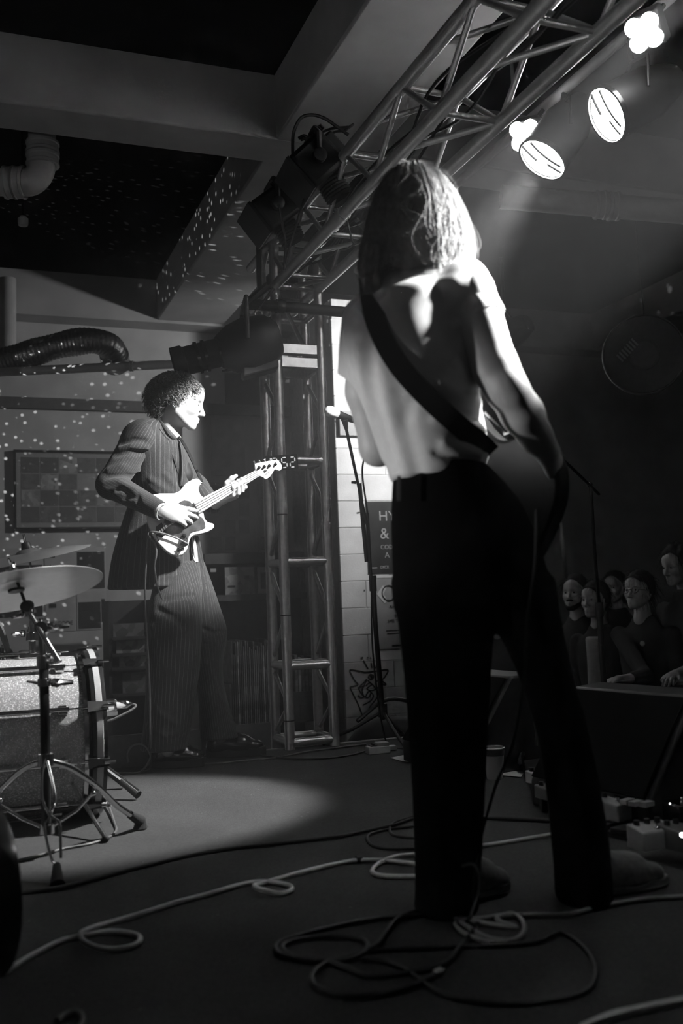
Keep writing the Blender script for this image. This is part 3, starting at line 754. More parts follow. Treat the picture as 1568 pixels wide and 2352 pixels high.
# --- added fill lamps out of frame, with no visible source
ul, uw = FILL_UP
t = thing('fill_uplighter', 'added unseen uplighter beside the drum kit out of the frame at left', 'lamp', np.array([ul[0], ul[1], 0]))
MB().lathe([(0, 0), (.14, 0), (.14, .015), (.02, .03), (.012, .05), (.012, ul[2] - .12), (.03, ul[2] - .1), (0, ul[2] - .1)], np.array([ul[0], ul[1], 0.0]), Z, 24).build('stand', 'black', t)
MB().lathe([(.03, -.1), (.12, .0), (.115, .0), (.03, -.09)], ul, Z, 24).build('bowl', 'blackpaint', t)
spot('fill_up_beam', ul + Z * .01, ul + Z, uw, 165, .3, .05)
for i, (lp, w_) in enumerate(FILL_GLOBES):
    t = thing('fill_globe', 'added dim fill globe over the audience out of the frame', 'lamp', lp)
    MB().tube([lp + Z * .09, np.array([lp[0], lp[1], ZB])], .005, 6).build('cord', 'black', t)
    MB().lathe([(.02, .1), (.05, .09), (.055, .05), (.04, .045)], lp, Z, 16).build('socket', 'black', t)
    MB().sphere(lp - Z * .02, .06, 16).build('globe', 'glass', t)
    pd = bpy.data.lights.new('fill_light', 'POINT'); pd.energy = w_; pd.shadow_soft_size = .05
    po = bpy.data.objects.new('fill_light', pd); col.objects.link(po); po.location = Vector(lp - Z * .1)
# ================================================================== SHOP BACKGROUND
def wallquad(x0, y0, x1, y1, v, thick, name, mt, parent=None):
    a, b, c, d = WV(x0, y0, v), WV(x1, y0, v), WV(x1, y1, v), WV(x0, y1, v)
    m = (a + b + c + d) / 4; hw = abs((b - a) @ U) / 2; hh = abs((a - d) @ Z) / 2
    return MB().box(m, (hw, thick, hh)).build(name, mt, parent), m, hw, hh
# framed collage of photographs
x0, y0, x1, y1 = 31, 1033, 318, 1217
a = WV(x0, y0, VB - .03); b = WV(x1, y0, VB - .03); d = WV(x0, y1, VB - .03)
u0, u1 = float(a @ U), float(b @ U); zt, zbm = float(a[2]), float(d[2])
t = thing('picture_frame', 'large dark framed collage of small photographs on the back wall', 'picture frame', R(u0, VB - .02, zbm))
fw = .016
for (p, q, r, s) in ((u0, u1, zt - fw, zt), (u0, u1, zbm, zbm + fw), (u0, u0 + fw, zbm + fw, zt - fw), (u1 - fw, u1, zbm + fw, zt - fw)):
    MB().rbox(p, q, VB - .045, VB - .004, r, s).build('frame_rail', 'black', t)
MB().rbox(u0 + fw, u1 - fw, VB - .02, VB - .004, zbm + fw, zt - fw).build('mat_board', 'matboard', t)
nx, ny = 6, 4; mx_, my_ = .035, .035
cw = (u1 - u0 - 2 * mx_ - 2 * fw) / nx; ch = (zt - zbm - 2 * my_ - 2 * fw) / ny
for i in range(nx):
    for j in range(ny):
        if (i, j) in ((3, 1),): continue
        m = ['photodark', 'photomid', 'photolight', 'photodark'][(i * 7 + j * 5 + i * j) % 4]
        if (i, j) in ((1, 1),): m = 'photolight'
        cx = u0 + fw + mx_ + (i + .5) * cw; cz = zt - fw - my_ - (j + .5) * ch
        MB().rbox(cx - cw * .47, cx + cw * .47, VB - .024, VB - .019, cz - ch * .47, cz + ch * .47).build('photograph', m, t)
MB().rbox(u0 + fw, u1 - fw, VB - .034, VB - .032, zbm + fw, zt - fw).build('glass_pane', 'glass', t)
# posters below the frame, behind the drums, on a grey notice board
o, m, hw, hh = wallquad(-40, 1255, 243, 1620, VB - .25, .02, 'notice_board', 'wall'); tag(o, 'grey notice board standing behind the cymbals', 'board')
def poster(label, x0, y0, x1, y1, v, mt, texts=(), pics=()):
    a, b, d = WV(x0, y0, v), WV(x1, y0, v), WV(x0, y1, v)
    t = thing('poster', label, 'poster', d)
    u0, u1 = float(a @ U), float(b @ U); zt, zb = float(a[2]), float(d[2])
    MB().rbox(u0, u1, v - .002, v + .002, zb, zt).build('sheet', mt, t)
    for (s, fx, fy, h, m_) in texts: text('lettering', s, R(u0 + fx * (u1 - u0), v - .004, zt - fy * (zt - zb)), U, Z, h * (zt - zb), m_, t, .0008)
    for (fx0, fy0, fx1, fy1, m_) in pics: MB().rbox(u0 + fx0 * (u1 - u0), u0 + fx1 * (u1 - u0), v - .0045, v - .002, zt - fy1 * (zt - zb), zt - fy0 * (zt - zb)).build('printed_picture', m_, t)
    return t
vb2 = VB - .272
poster('pale poster with the words Jamie xx behind the upper cymbal', 102, 1268, 176, 1352, vb2, 'paperdim', [('Jamie xx', .14, .5, .22, 'ink')], [(.1, .1, .32, .16, 'ink')])
poster('plain dark poster left of the bassist behind the cymbals', 176, 1268, 239, 1352, vb2, 'posterdark', [], [(.1, .15, .2, .22, 'printgrey')])
poster('pale poster with a dark picture block behind the cymbal stand', 176, 1360, 242, 1448, vb2, 'paperdim', [], [(.05, .27, .82, .96, 'photodark'), (.86, .2, .97, .8, 'photodark')])
poster('grey poster with two lines of slanted print behind the cymbal stand', 104, 1360, 172, 1452, vb2, 'postergrey', [('DISCODE', .1, .84, .14, 'ink')], [(.12, .3, .36, .4, 'ink')])
poster('dark record poster at the far left edge behind the lower cymbal', -30, 1300, 96, 1420, vb2, 'posterdark')
# record display rack behind the bassist's left side
vr = 7.15
t = thing('record_rack', 'dark wooden record display rack behind the bassist', 'rack', WV(300, 1700, vr))
a, b = WV(248, 1380, vr), WV(352, 1380, vr); ru0, ru1 = float(a @ U), float(b @ U)
for uu in (ru0, ru1 - .02): MB().rbox(uu, uu + .02, vr, vr + .3, FL, float(a[2])).build('side_panel', 'rackwood', t)
MB().rbox(ru0, ru1, vr + .28, vr + .3, FL, float(a[2])).build('back_panel', 'rackwood', t)
tiers = [(1432, 1462), (1470, 1500), (1508, 1532), (1546, 1592)]
for k, (ya, yb) in enumerate(tiers):
    zb = float(WV(300, yb, vr)[2]); za_ = float(WV(300, ya, vr)[2])
    MB().rbox(ru0 + .02, ru1 - .02, vr - .02, vr + .28, zb - .02, zb).build('shelf', 'rackwood', t)
    s = ru0 + .035 + .02 * k
    o = MB().box(R(s + .13, vr + .03, (za_ + zb) / 2 + .001), (.13, .004, (za_ - zb) / 2), (U, nrm(V - Z * 0), Z)).build('record_sleeve', ['sleeve2', 'sleeve1', 'sleeve1', 'sleeve2'][k])
    tag(o, 'record sleeve on the ' + ['top', 'second', 'third', 'lowest'][k] + ' tier of the dark display rack', 'record', 'sleeves on the display rack')
# shelf wall right of the bassist: boards, shelf, sleeves, bins
vs_ = 7.75
t = thing('wall_cabinet', 'dark shop shelving unit between the bassist and the truss leg', 'shelving', WV(560, 1700, vs_))
def rb(x0, y0, x1, y1, v0, v1, name, mt, par):
    a, b, d = WV(x0, y0, v0), WV(x1, y0, v0), WV(x0, y1, v0)
    return MB().rbox(float(a @ U), float(b @ U), v0, v1, float(d[2]), float(a[2])).build(name, mt, par)
rb(470, 1272, 740, 1296, vs_, vs_ + .2, 'top_shelf', 'rackwood', t)
rb(470, 1368, 740, 1382, vs_ - .05, vs_ + .2, 'sleeve_ledge', 'rackwood', t)
rb(470, 1296, 740, 1368, vs_ + .19, vs_ + .2, 'back_panel', 'rackwood', t)
rb(470, 1382, 740, 1700, vs_ + .12, vs_ + .2, 'base_panel', 'rackwood', t)
rb(582, 1296, 588, 1368, vs_, vs_ + .19, 'divider', 'rackwood', t)
for k, (xa, xb, ya, yb, mt, lb) in enumerate([(516, 583, 1303, 1367, 'sleeve1', 'pale square record sleeve with a faint map like print on the ledge'), (591, 636, 1303, 1366, 'paperdim', 'pale record sleeve with dark centre picture beside the truss leg'), (483, 496, 1306, 1314, 'paperdim', 'tiny pale price card on the shelf edge right of the bassist'), (690, 738, 1306, 1366, 'sleeve3', 'dark record sleeve seen inside the truss leg')]):
    v0 = vs_ - .02 + .003 * k; tt = thing('record_sleeve' if k != 2 else 'price_card', lb, 'record' if k != 2 else 'card', WV(xa, yb, v0), 'sleeves on the ledge' if k != 2 else None)
    rb(xa, ya, xb, yb, v0, v0 + .008, 'cover', mt, tt)
    if k == 1: rb(598, 1314, 632, 1352, v0 - .003, v0, 'printed_picture', 'photodark', tt)
    if k == 0:
        rb(523, 1345, 540, 1350, v0 - .002, v0, 'printed_picture', 'photodark', tt); rb(560, 1322, 572, 1330, v0 - .002, v0, 'printed_picture', 'photomid', tt)
# tall board panels above
for k, (xa, xb, ya, yb, mt, lb) in enumerate([(478, 583, 1108, 1270, 'postergrey', 'tall grey paper sheet on the wall right of the bassist'), (592, 640, 1108, 1270, 'postergrey', 'narrow grey paper sheet on the wall against the truss leg'), (484, 560, 962, 1092, 'postergrey', 'large faint grey sheet on the wall right of the bassist face'), (516, 606, 856, 936, 'posterdark', 'dark square panel on the wall under the profile spotlight'), (683, 712, 940, 1260, 'postergrey', 'tall pale strip on the wall seen inside the truss leg')]):
    a, b, d = WV(xa, ya, VB - .02), WV(xb, ya, VB - .02), WV(xa, yb, VB - .02)
    tt = thing('wall_panel', lb, 'panel', d)
    rb(xa, ya, xb, yb, VB - .02, VB - .002, 'sheet', mt, tt)
    if k in (0, 1):
        for i in range(3 if k == 0 else 1):
            for j in range(4):
                if random.random() < .75: rb(xa + 6 + i * 32, ya + 8 + j * 39, xa + 30 + i * 32, ya + 38 + j * 39, VB - .023, VB - .02, 'pinned_note', 'matboard' if (i + j) % 2 else 'trim', tt)
# record bins with spines
tb_ = thing('record_bin', 'low dark record bin behind the far shoe of the bassist', 'bin', WV(570, 1600, 7.3))
vbn = 7.3; a, b = WV(528, 1445, vbn), WV(622, 1445, vbn); zb = float(WV(570, 1600, vbn)[2]); bu0, bu1 = float(a @ U), float(b @ U)
MB().rbox(bu0, bu1, vbn, vbn + .36, zb - .25, zb - .23).build('bottom', 'rackwood', tb_)
for p, q in ((bu0 - .015, bu0), (bu1, bu1 + .015)): MB().rbox(p, q, vbn, vbn + .36, FL, zb + .1).build('side', 'rackwood', tb_)
MB().rbox(bu0, bu1, vbn + .34, vbn + .36, zb - .25, zb + .2).build('back', 'rackwood', tb_)
MB().rbox(bu0, bu1, vbn - .015, vbn, FL, zb - .2).build('front', 'rackwood', tb_)
n_ = 20
for i in range(n_):
    uu = bu0 + .006 + (bu1 - bu0 - .012) * (i + .5) / n_; h = .27 + random.uniform(0, .06)
    o = MB().box(R(uu, vbn + .17, zb - .23 + h), (.0032, .155, h), (nrm(U + Z * random.uniform(-.05, .05)), V, Z)).build('record', random.choice(['sleeve2', 'sleeve3', 'sleeve1', 'sleeve3']))
    tag(o, 'record standing on edge in the low bin behind the far shoe of the bassist', 'record', 'records in the low bin')
# second bin, seen through the truss tower
o = thing('record_crate', 'dark crate with faint printed panels seen through the truss leg', 'crate', WV(715, 1660, 7.2))
rb(672, 1590, 742, 1660, 7.2, 7.5, 'crate_body', 'posterdark', o)
for xa, ya, xb, yb in ((686, 1598, 732, 1612), (688, 1618, 706, 1652), (710, 1618, 730, 1652)): rb(xa, ya, xb, yb, 7.196, 7.2, 'printed_panel', 'photodark', o)
for k in range(8):
    xa = 676 + k * 8; q = rb(xa, 1505 + (k * 5) % 9, xa + 6, 1590, 7.22, 7.48, 'record', ['sleeve3', 'sleeve2'][k % 2], None)
    tag(q, 'record standing in the dark crate behind the truss leg', 'record', 'records in the crate')
# posters and graffiti on the white pillar
t = poster('black gig poster with pale lettering on the white block pillar', 839, 1152, 930, 1318, PV - .006, 'posterdark', [('HY', .30, .27, .2, 'printgrey'), ('&', .32, .52, .22, 'printgrey'), ('CODES', .32, .665, .085, 'printgrey'), ('A', .42, .785, .11, 'printgrey'), ('DICE', .30, .935, .058, 'paperdim')], [(.05, .915, .22, .93, 'printgrey')])
t = poster('grey text poster with a round emblem on the white block pillar', 862, 1322, 965, 1492, PV - .006, 'postergrey', [('AR', .62, .37, .06, 'ink'), ('AIA TRELLA', .27, .45, .06, 'ink'), ('MESSER', .52, .515, .06, 'ink'), ('BIOTMICS', .38, .58, .06, 'ink'), ('SME THE THE', .22, .645, .06, 'ink'), ('AINTS D', .5, .71, .06, 'ink')], [(.18, .75, .9, .757, 'ink'), (.2, .79, .8, .797, 'ink'), (.3, .95, .5, .97, 'ink'), (.02, 0, .7, .035, 'paper')])
c = WV(893, 1362, PV - .011); MB().lathe([(.052, -.002), (.06, -.002), (.06, .002), (.052, .002)], c, V, 30).build('emblem_ring', 'ink', t)
MB().prism([WV(x, y, PV - .0105) for x, y in ((865, 1365), (879, 1345), (888, 1348), (880, 1364), (890, 1380), (883, 1386))], V * .002).build('emblem_arrow', 'paper', t)
o, m, hw, hh = wallquad(779, 946, 905, 1002, PV - .02, .012, 'sign_plaque', 'postergrey'); tag(o, 'plain dark plaque on the white pillar behind the microphone', 'sign')
t = thing('graffiti_tag', 'black marker scribble of spiky shapes low on the white pillar', 'graffiti', WV(850, 1640, PV - .004))
gz = lambda L: [(500 + x / 3.136, 1100 + y / 3.136) for x, y in L]
for L in ([(950, 1385), (960, 1373), (1040, 1388), (1060, 1392), (1140, 1385), (1225, 1375), (1200, 1430), (1180, 1450), (1212, 1478), (1190, 1482), (1160, 1450), (1130, 1470)],
          [(950, 1385), (985, 1450), (1010, 1480), (985, 1492), (955, 1500), (960, 1520), (1010, 1620), (1048, 1708), (1080, 1670), (1098, 1640), (1155, 1555), (1130, 1500), (1080, 1450)],
          [(1010, 1500), (1030, 1540), (1055, 1570), (1040, 1520), (1075, 1445), (1050, 1470), (1020, 1500), (1060, 1490)],
          [(1045, 1630), (1100, 1600), (1120, 1560), (1090, 1530), (1065, 1570), (1085, 1575), (1105, 1540)],
          [(1065, 1490), (1090, 1470), (1110, 1480), (1075, 1510), (1110, 1525), (1160, 1500)], [(1010, 1560), (1030, 1575), (1060, 1570)],
          [(1050, 1308), (1082, 1367)], [(1104, 1325), (1110, 1362)], [(1148, 1330), (1130, 1370)],
          [(1085, 1425), (1095, 1410), (1115, 1412), (1122, 1428), (1108, 1444), (1090, 1440), (1085, 1425)], [(1098, 1424), (1106, 1420), (1110, 1430), (1102, 1434)],
          [(1030, 1290), (1045, 1286)], [(1078, 1290), (1082, 1286)], [(1098, 1292), (1102, 1289)], [(1002, 245), (1022, 240)], [(1052, 800), (1058, 805)]):
    MB().tube(catmull([WV(x, y, PV - .003) for x, y in gz(L)], 4), .0052, 5).build('stroke', 'ink', t)
# big round disc on the far wall at right
c = P(1478, 815, 6.6); f = nrm(CAM + np.array([.4, 0, 1.2]) - c)
t = thing('round_sign', 'large dark round record shaped sign hanging over the audience', 'sign', c)
MB().lathe([(0, .015), (.1, .015), (.105, .02), (.24, .02), (.262, .012), (.262, -.02), (0, -.02)], c, f, 48).build('disc', 'trim', t)
MB().lathe([(.254, .018), (.258, .022), (.266, .02), (.27, .0), (.262, -.01)], c, f, 48).build('rim', 'cablemid', t)
MB().lathe([(0, .018), (.085, .018), (.085, .014)], c, f, 30).build('centre_label', 'cablemid', t)
for k in range(7): MB().box(c + f * .021 + nrm(RGT + UPV * 1.1) * (-.13 + .024 * k) + nrm(UPV - RGT) * .1, (.006, .03, .002), (nrm(RGT + UPV * 1.1), nrm(UPV - RGT), f)).build('lettering_bar', 'printgrey', t)
MB().tube([c + UPV * .27, np.array([c[0], c[1], ZC])], .004, 6).build('hanger', 'black', t)
# ================================================================== DRUMS
AX = U                                              # the kick faces the audience
kc = P(207, 1694, 3.66); kc = np.array([kc[0], kc[1], .292]); KR = .278; KL = .46
t = thing('kick_drum', 'sparkle finished bass drum lit from above at left', 'drum', np.array([kc[0], kc[1], 0]) - U * .25)
MB().lathe([(KR, -.045), (KR, -KL)], kc, AX, 72).build('shell', 'sparkle', t)
x, y, _ = basis(AX)
def hoop(h, name_):
    hp = MB().lathe([(KR + .004, h - .025), (KR + .018, h - .025), (KR + .02, h - .012), (KR + .02, h + .012), (KR + .018, h + .025), (KR + .004, h + .025)], kc, AX, 72).build(name_, 'darkwood', t)
    MB().lathe([(KR + .019, h - .012), (KR + .0215, h - .010), (KR + .0215, h + .010), (KR + .019, h + .012)], kc, AX, 72).build('inlay_band', 'inlay', hp)
    return hp
hoop(0, 'hoop'); hoop(-KL, 'hoop')
MB().lathe([(KR - .002, -.052), (KR + .008, -.05), (KR + .009, -.036), (KR - .002, -.03)], kc, AX, 72).build('flesh_ring', 'chrome', t)
MB().lathe([(0, .006), (KR - .01, .006), (KR + .003, 0)], kc, AX, 60).build('front_head', 'head', t)
MB().lathe([(KR + .003, -KL), (KR - .01, -KL - .006), (0, -KL - .006)], kc, AX, 60).build('batter_head', 'head', t)
for k in range(10):
    a = math.radians(14 + 36 * k); rd = x * math.cos(a) + y * math.sin(a); tg = np.cross(AX, rd)
    lug = MB().tube([kc + rd * (KR + .014) - AX * .10, kc + rd * (KR + .014) - AX * (KL - .1)], .009, 10).build('tube_lug', 'chrome', t)
    for h in (.12, KL - .12): MB().box(kc + rd * (KR + .006) - AX * h, (.016, .016, .008), (AX, tg, rd)).build('lug_post', 'chrome', lug, bevel=.003)
    MB().tube([kc + rd * (KR + .017) - AX * .1, kc + rd * (KR + .02) + AX * .025], .0032, 6).build('tension_rod', 'chrome', lug)
    cl = MB().prism([kc + rd * (KR + .022) + tg * .02 - AX * .04, kc + rd * (KR + .026) + tg * .013 + AX * .028, kc + rd * (KR - .004) + tg * .01 + AX * .034, kc + rd * (KR - .004) - tg * .01 + AX * .034, kc + rd * (KR + .026) - tg * .013 + AX * .028, kc + rd * (KR + .022) - tg * .02 - AX * .04], rd * .008).build('claw', 'darkwood', t, bevel=.002)
    MB().tube([kc + rd * (KR + .03) + AX * .012, kc + rd * (KR + .03) + AX * .05], .006, 6).build('key_bolt', 'chrome', cl)
# tom mount plate on top and spurs
MB().box(kc + Z * (KR + .008) - AX * .2, (.05, .03, .009), (AX, V, Z)).build('mount_plate', 'chrome', t, bevel=.004)
MB().tube([kc + Z * KR - AX * .2, kc + Z * (KR + .16) - AX * .2], .011, 10).build('mount_post', 'chrome', t)
MB().lathe([(.012, 0), (.022, .004), (.022, .03), (.012, .034)], kc + Z * (KR + .06) - AX * .2, Z, 12).build('memory_clamp', 'chrome', t)
sp0 = P(160, 1792, 3.42); sp1 = G(243, 1935)
MB().tube([sp0, sp1 + Z * .01], .0075, 10).build('spur', 'chrome', t)
MB().sphere(sp1 + Z * .012, .012, 8).build('spur_tip', 'rubber', t)
MB().box(sp0 + V * .02, (.02, .02, .03), (AX, V, Z)).build('spur_bracket', 'chrome', t, bevel=.005)
# kick microphone
d = 3.62; m0, m1 = P(228, 1624, d), P(296, 1617, d)
t = thing('kick_microphone', 'chrome bodied microphone poking from the front of the bass drum', 'microphone', (m0 + m1) / 2)
ax = nrm(m1 - m0); L_ = np.linalg.norm(m1 - m0)
MB().lathe([(0, -.05), (.026, -.05), (.027, 0), (.024, L_ * .55), (.0175, L_ * .6)], m0, ax, 20).build('body', 'chrome', t)
MB().lathe([(.013, L_ * .58), (.0155, L_ * .62), (.0145, L_ * .95), (.008, L_ * 1.02), (.004, L_ * 1.12)], m0, ax, 16).build('connector', 'chrome', t)
MB().box(m0 + ax * .045 - Z * .028, (.02, .01, .007), (ax, V, Z)).build('switch_plate', 'paperdim', t)
MB().tube([m0 + ax * .0 - Z * .02, m0 - ax * .02 - Z * .09, np.array([m0[0] - .03, m0[1], .06])], .008, 8).build('stand_arm', 'black', t)
o = MB().tube(catmull([P(304, 1617, 3.62), P(312, 1621, 3.62), P(300, 1632, 3.6), P(265, 1650, 3.57), P(232, 1668, 3.55), P(222, 1730, 3.5), P(228, 1800, 3.48), G(243, 1850) + Z * .03, G(262, 1892) + Z * .006, G(266, 1912) + Z * .005, G(247, 1928) + Z * .005, G(206, 1942) + Z * .005, G(147, 1953) + Z * .005, G(92, 1968) + Z * .005, G(30, 1982) + Z * .005, G(-60, 1996) + Z * .005], 8), .0042, 8).build('microphone_cable', 'cablemid'); tag(o, 'thin cable from the bass drum microphone curling round the stand foot', 'cable')

def cymbal(name, label, c, normal, r, par=None):
    t = thing(name, label, 'cymbal', c)
    pr = [(0, .020)]; pr += [(r * .10, .019), (r * .17, .012), (r * .20, .006)]
    for q in np.linspace(.24, 1, 10): pr.append((r * q, .006 - .032 * (q - .2) ** 1.6))
    pr += [(r * .999, pr[-1][1] - .0012)]
    for q in np.linspace(.98, .2, 8): pr.append((r * q, .0045 - .032 * max(q - .2, 0) ** 1.6))
    pr += [(r * .10, .0165), (0, .018)]
    MB().lathe(pr, c, normal, 72).build('bow', 'cymbal', t)
    MB().lathe([(0, .045), (.016, .043), (.018, .03), (.02, .022), (.02, .018), (0, .018)], c, normal, 14).build('felt', 'black', t)
    return t
# lower crash: underside faces the camera; upper crash further back
n1 = nrm(P(32, 1290, 2.9) - P(45, 1372, 2.96) + np.array([-.005, .022, 0]))
c1 = P(36, 1347, 2.97); n1 = nrm(np.array([-.21, .16, 1.0])); cymbal('crash_cymbal', 'large lower crash cymbal tilted to show its underside', c1, n1, .255)
c2 = P(64, 1272, 3.75); n2 = nrm(np.array([-.16, -.17, 1.0])); cymbal('crash_cymbal', 'upper crash cymbal with bell seen edge on', c2, n2, .232)
def wing(t, c, ax, s=.02, mt='chrome'):
    x, y, a = basis(ax)
    m = MB().lathe([(.004, 0), (s * .5, .002), (s * .5, s * .6), (.004, s * .7)], c, ax, 12)
    for i in (-1, 1): m.tube([c + a * s * .4, c + a * s * .8 + x * i * s * .9, c + a * s * 1.5 + x * i * s * 1.5], [s * .28, s * .34, s * .2], 8)
    return m.build('wing_nut', mt, t)
# boom cymbal stand 1
d0 = 3.0; base = P(103, 1795, d0)
t = thing('cymbal_stand', 'chrome boom cymbal stand with tripod legs in front of the bass drum', 'cymbal stand', np.array([base[0], base[1], 0]))
q = lambda px, py, dd=0: P(px, py, d0 + dd)
MB().tube([q(100, 1512), q(103, 1660), q(106, 1900)], .0145, 14).build('lower_tube', 'blackgloss', t)
MB().tube([q(92, 1420), q(99, 1520)], .010, 12).build('upper_tube', 'chrome', t)
MB().lathe([(.012, -.02), (.02, -.018), (.021, .02), (.012, .024)], q(100, 1522), Z, 14).build('height_collar', 'chrome', t); wing(t, q(112, 1520), RGT)
MB().lathe([(.015, -.012), (.021, -.01), (.021, .012), (.015, .014)], q(102, 1568), Z, 14).build('height_collar', 'chrome', t); wing(t, q(122, 1568), RGT + FWD * -.4, .028)
MB().tube([q(95, 1570), q(62, 1565)], [.006, .003], 8).build('collar_bolt', 'chrome', t)
MB().tube([q(135, 1520, -.05), q(68, 1408, 0), q(60, 1388, 0)], .0088, 12).build('boom_arm', 'chrome', t)
MB().lathe([(.0, -.022), (.02, -.022), (.024, 0), (.02, .022), (0, .022)], q(99, 1440), FWD, 16).build('boom_tilter', 'chrome', t); wing(t, q(114, 1438), RGT, .03)
MB().lathe([(0, -.02), (.016, -.018), (.018, .0), (.016, .018), (0, .02)], q(62, 1392), FWD, 14).build('cymbal_tilter', 'blackpaint', t); wing(t, q(56, 1408), -RGT + Z * -.5, .02)
MB().tube([q(60, 1390), q(40, 1338), c1 + n1 * .07], .005, 8).build('tilter_rod', 'blackgloss', t)
MB().lathe([(0, -.004), (.024, -.004), (.024, .004), (0, .004)], c1 - n1 * .012, n1, 16).build('cup_washer', 'black', t); wing(t, c1 + n1 * .055, n1, .018)
col_ = q(105, 1745)
MB().lathe([(.015, -.02), (.024, -.018), (.024, .018), (.015, .02)], col_, Z, 14).build('leg_collar', 'chrome', t)
def foot(px, py): return G(px, py)
legs = [[col_, q(160, 1762, .05), q(215, 1800, .12), P(262, 1845, 3.22), P(300, 1872, 3.27), foot(322, 1905) + Z * .03],
        [col_, q(55, 1765, .06), q(0, 1815, .12), q(-90, 1905, .2), foot(-120, 1960) + Z * .03]]
for L in legs:
    lg = MB().tube(catmull(L[:-1], 4), .010, 10).build('leg', 'chrome', t)
    MB().tube([L[-2] + (L[-1] - L[-2]) * -.05, L[-1], np.array([L[-1][0], L[-1][1], .004])], [.013, .019, .024], 10).build('rubber_foot', 'rubber', lg)
# front leg of doubled wire
for s, Lp in enumerate(([(103, 1748), (97, 1785), (98, 1838), (112, 1868), (114, 1878), (103, 1893), (106, 1925), (118, 1972), (130, 1985)], [(109, 1748), (118, 1785), (127, 1835), (117, 1868), (122, 1878), (137, 1892), (139, 1930), (140, 1970)])):
    pts = [P(x_, y_, d0 - .04 - .24 * (y_ - 1748) / 240) for x_, y_ in Lp]
    lg = MB().tube(catmull(pts, 5), .0042, 8).build('leg', 'chrome', t)
    if s == 0:
        e = G(132, 2035); MB().tube([pts[-1], (pts[-1] + e) / 2, e + Z * .004], [.010, .015, .021], 10).build('rubber_foot', 'rubber', lg)
low = q(108, 1905)
MB().lathe([(.015, -.012), (.022, -.012), (.022, .014), (.015, .016)], low, Z, 14).build('brace_collar', 'chrome', t)
MB().tube([low, q(175, 1862, .06), q(212, 1822, .11)], .006, 8).build('brace', 'chrome', t)
MB().tube([low, q(50, 1880, .05), q(-5, 1845, .11)], .006, 8).build('brace', 'chrome', t)
for p_ in (q(215, 1822, .11), q(0, 1838, .11), q(135, 1752, .03), q(75, 1755, .03)): MB().sphere(p_, .009, 8).build('rivet', 'chrome', t)
# second stand (upper crash), mostly behind the bass drum
b2 = P(76, 1700, 4.0); t = thing('cymbal_stand', 'thin chrome cymbal stand rising behind the bass drum', 'cymbal stand', np.array([c2[0] + .05, c2[1] + .25, 0]))
top = c2 + n2 * .075
MB().tube([top, c2 - n2 * .05, P(70, 1320, 3.77), P(74, 1360, 3.8)], .005, 8).build('tilter_rod', 'chrome', t)
MB().tube([P(72, 1340, 3.78), P(73, 1452, 3.9)], .009, 10).build('upper_tube', 'chrome', t)
MB().tube([P(73, 1440, 3.9), P(76, 1560, 3.98), P(78, 1745, 4.1)], .0135, 12).build('lower_tube', 'blackgloss', t)
wing(t, P(58, 1455, 3.88), -RGT, .026); wing(t, P(66, 1315, 3.76), -RGT, .02); MB().lathe([(.01, -.015), (.018, -.013), (.018, .013), (.01, .015)], P(73, 1452, 3.9), Z, 12).build('collar', 'chrome', t)
cc = P(79, 1745, 4.1); cc = np.array([cc[0], cc[1], .22])
for e in (G(318, 1838), G(288, 1812), G(40, 1800)):
    lg = MB().tube([cc, cc + (e - cc) * .55 + Z * .06, e + Z * .03], .010, 8).build('leg', 'chrome', t)
    dv = nrm(e - cc); MB().tube([e + Z * .035 - dv * .09, e + Z * .02], [.014, .017], 10).build('rubber_foot', 'rubber', lg)
# bright snare hardware seen past the boom stand
t = thing('snare_drum', 'snare drum edge with chrome clamp behind the bass drum at left', 'drum', P(-30, 1560, 3.75))
sc = P(-95, 1522, 3.9)
MB().lathe([(.17, -.07), (.178, -.07), (.178, -.055), (.172, -.05), (.172, .05), (.178, .055), (.178, .07), (.168, .07), (.166, .062), (0, .062)], sc, nrm(np.array([.12, .05, 1])), 48).build('shell', 'chrome', t)
MB().box(P(62, 1506, 3.75), (.03, .02, .02), (RGT, FWD, Z)).build('strainer', 'chrome', t, bevel=.006)
for k in range(8):
    a = k * math.pi / 4; MB().tube([sc + np.array([.182 * math.cos(a), .182 * math.sin(a), -.06]), sc + np.array([.182 * math.cos(a), .182 * math.sin(a), .06])], .005, 8).build('lug', 'chrome', t)
o = MB().tube(catmull([P(-20, 1400, 3.6), P(5, 1455, 3.6), P(20, 1495, 3.62), P(40, 1515, 3.65)], 6), .012, 8).build('drum_microphone', 'black'); tag(o, 'black clip microphone pointing at the snare drum', 'microphone')
# near floor tom at the lower left corner, on its side
fc = P(-38, 2090, 2.02); fr2 = .178; fc = np.array([fc[0], fc[1], fr2 + .004]); fx = nrm(U + V * .33)
t = thing('floor_tom', 'dark round floor tom lying on its side at the lower left corner', 'drum', np.array([fc[0], fc[1], 0]))
MB().lathe([(0, .004), (fr2 - .012, .004), (fr2 - .006, -.01), (fr2 - .006, -.4), (0, -.4)], fc, fx, 64).build('shell', 'black', t)
hp = MB().lathe([(fr2 - .008, .012), (fr2, .012), (fr2 + .003, 0), (fr2 + .003, -.03), (fr2 - .004, -.035)], fc, fx, 64).build('hoop', 'blackgloss', t)
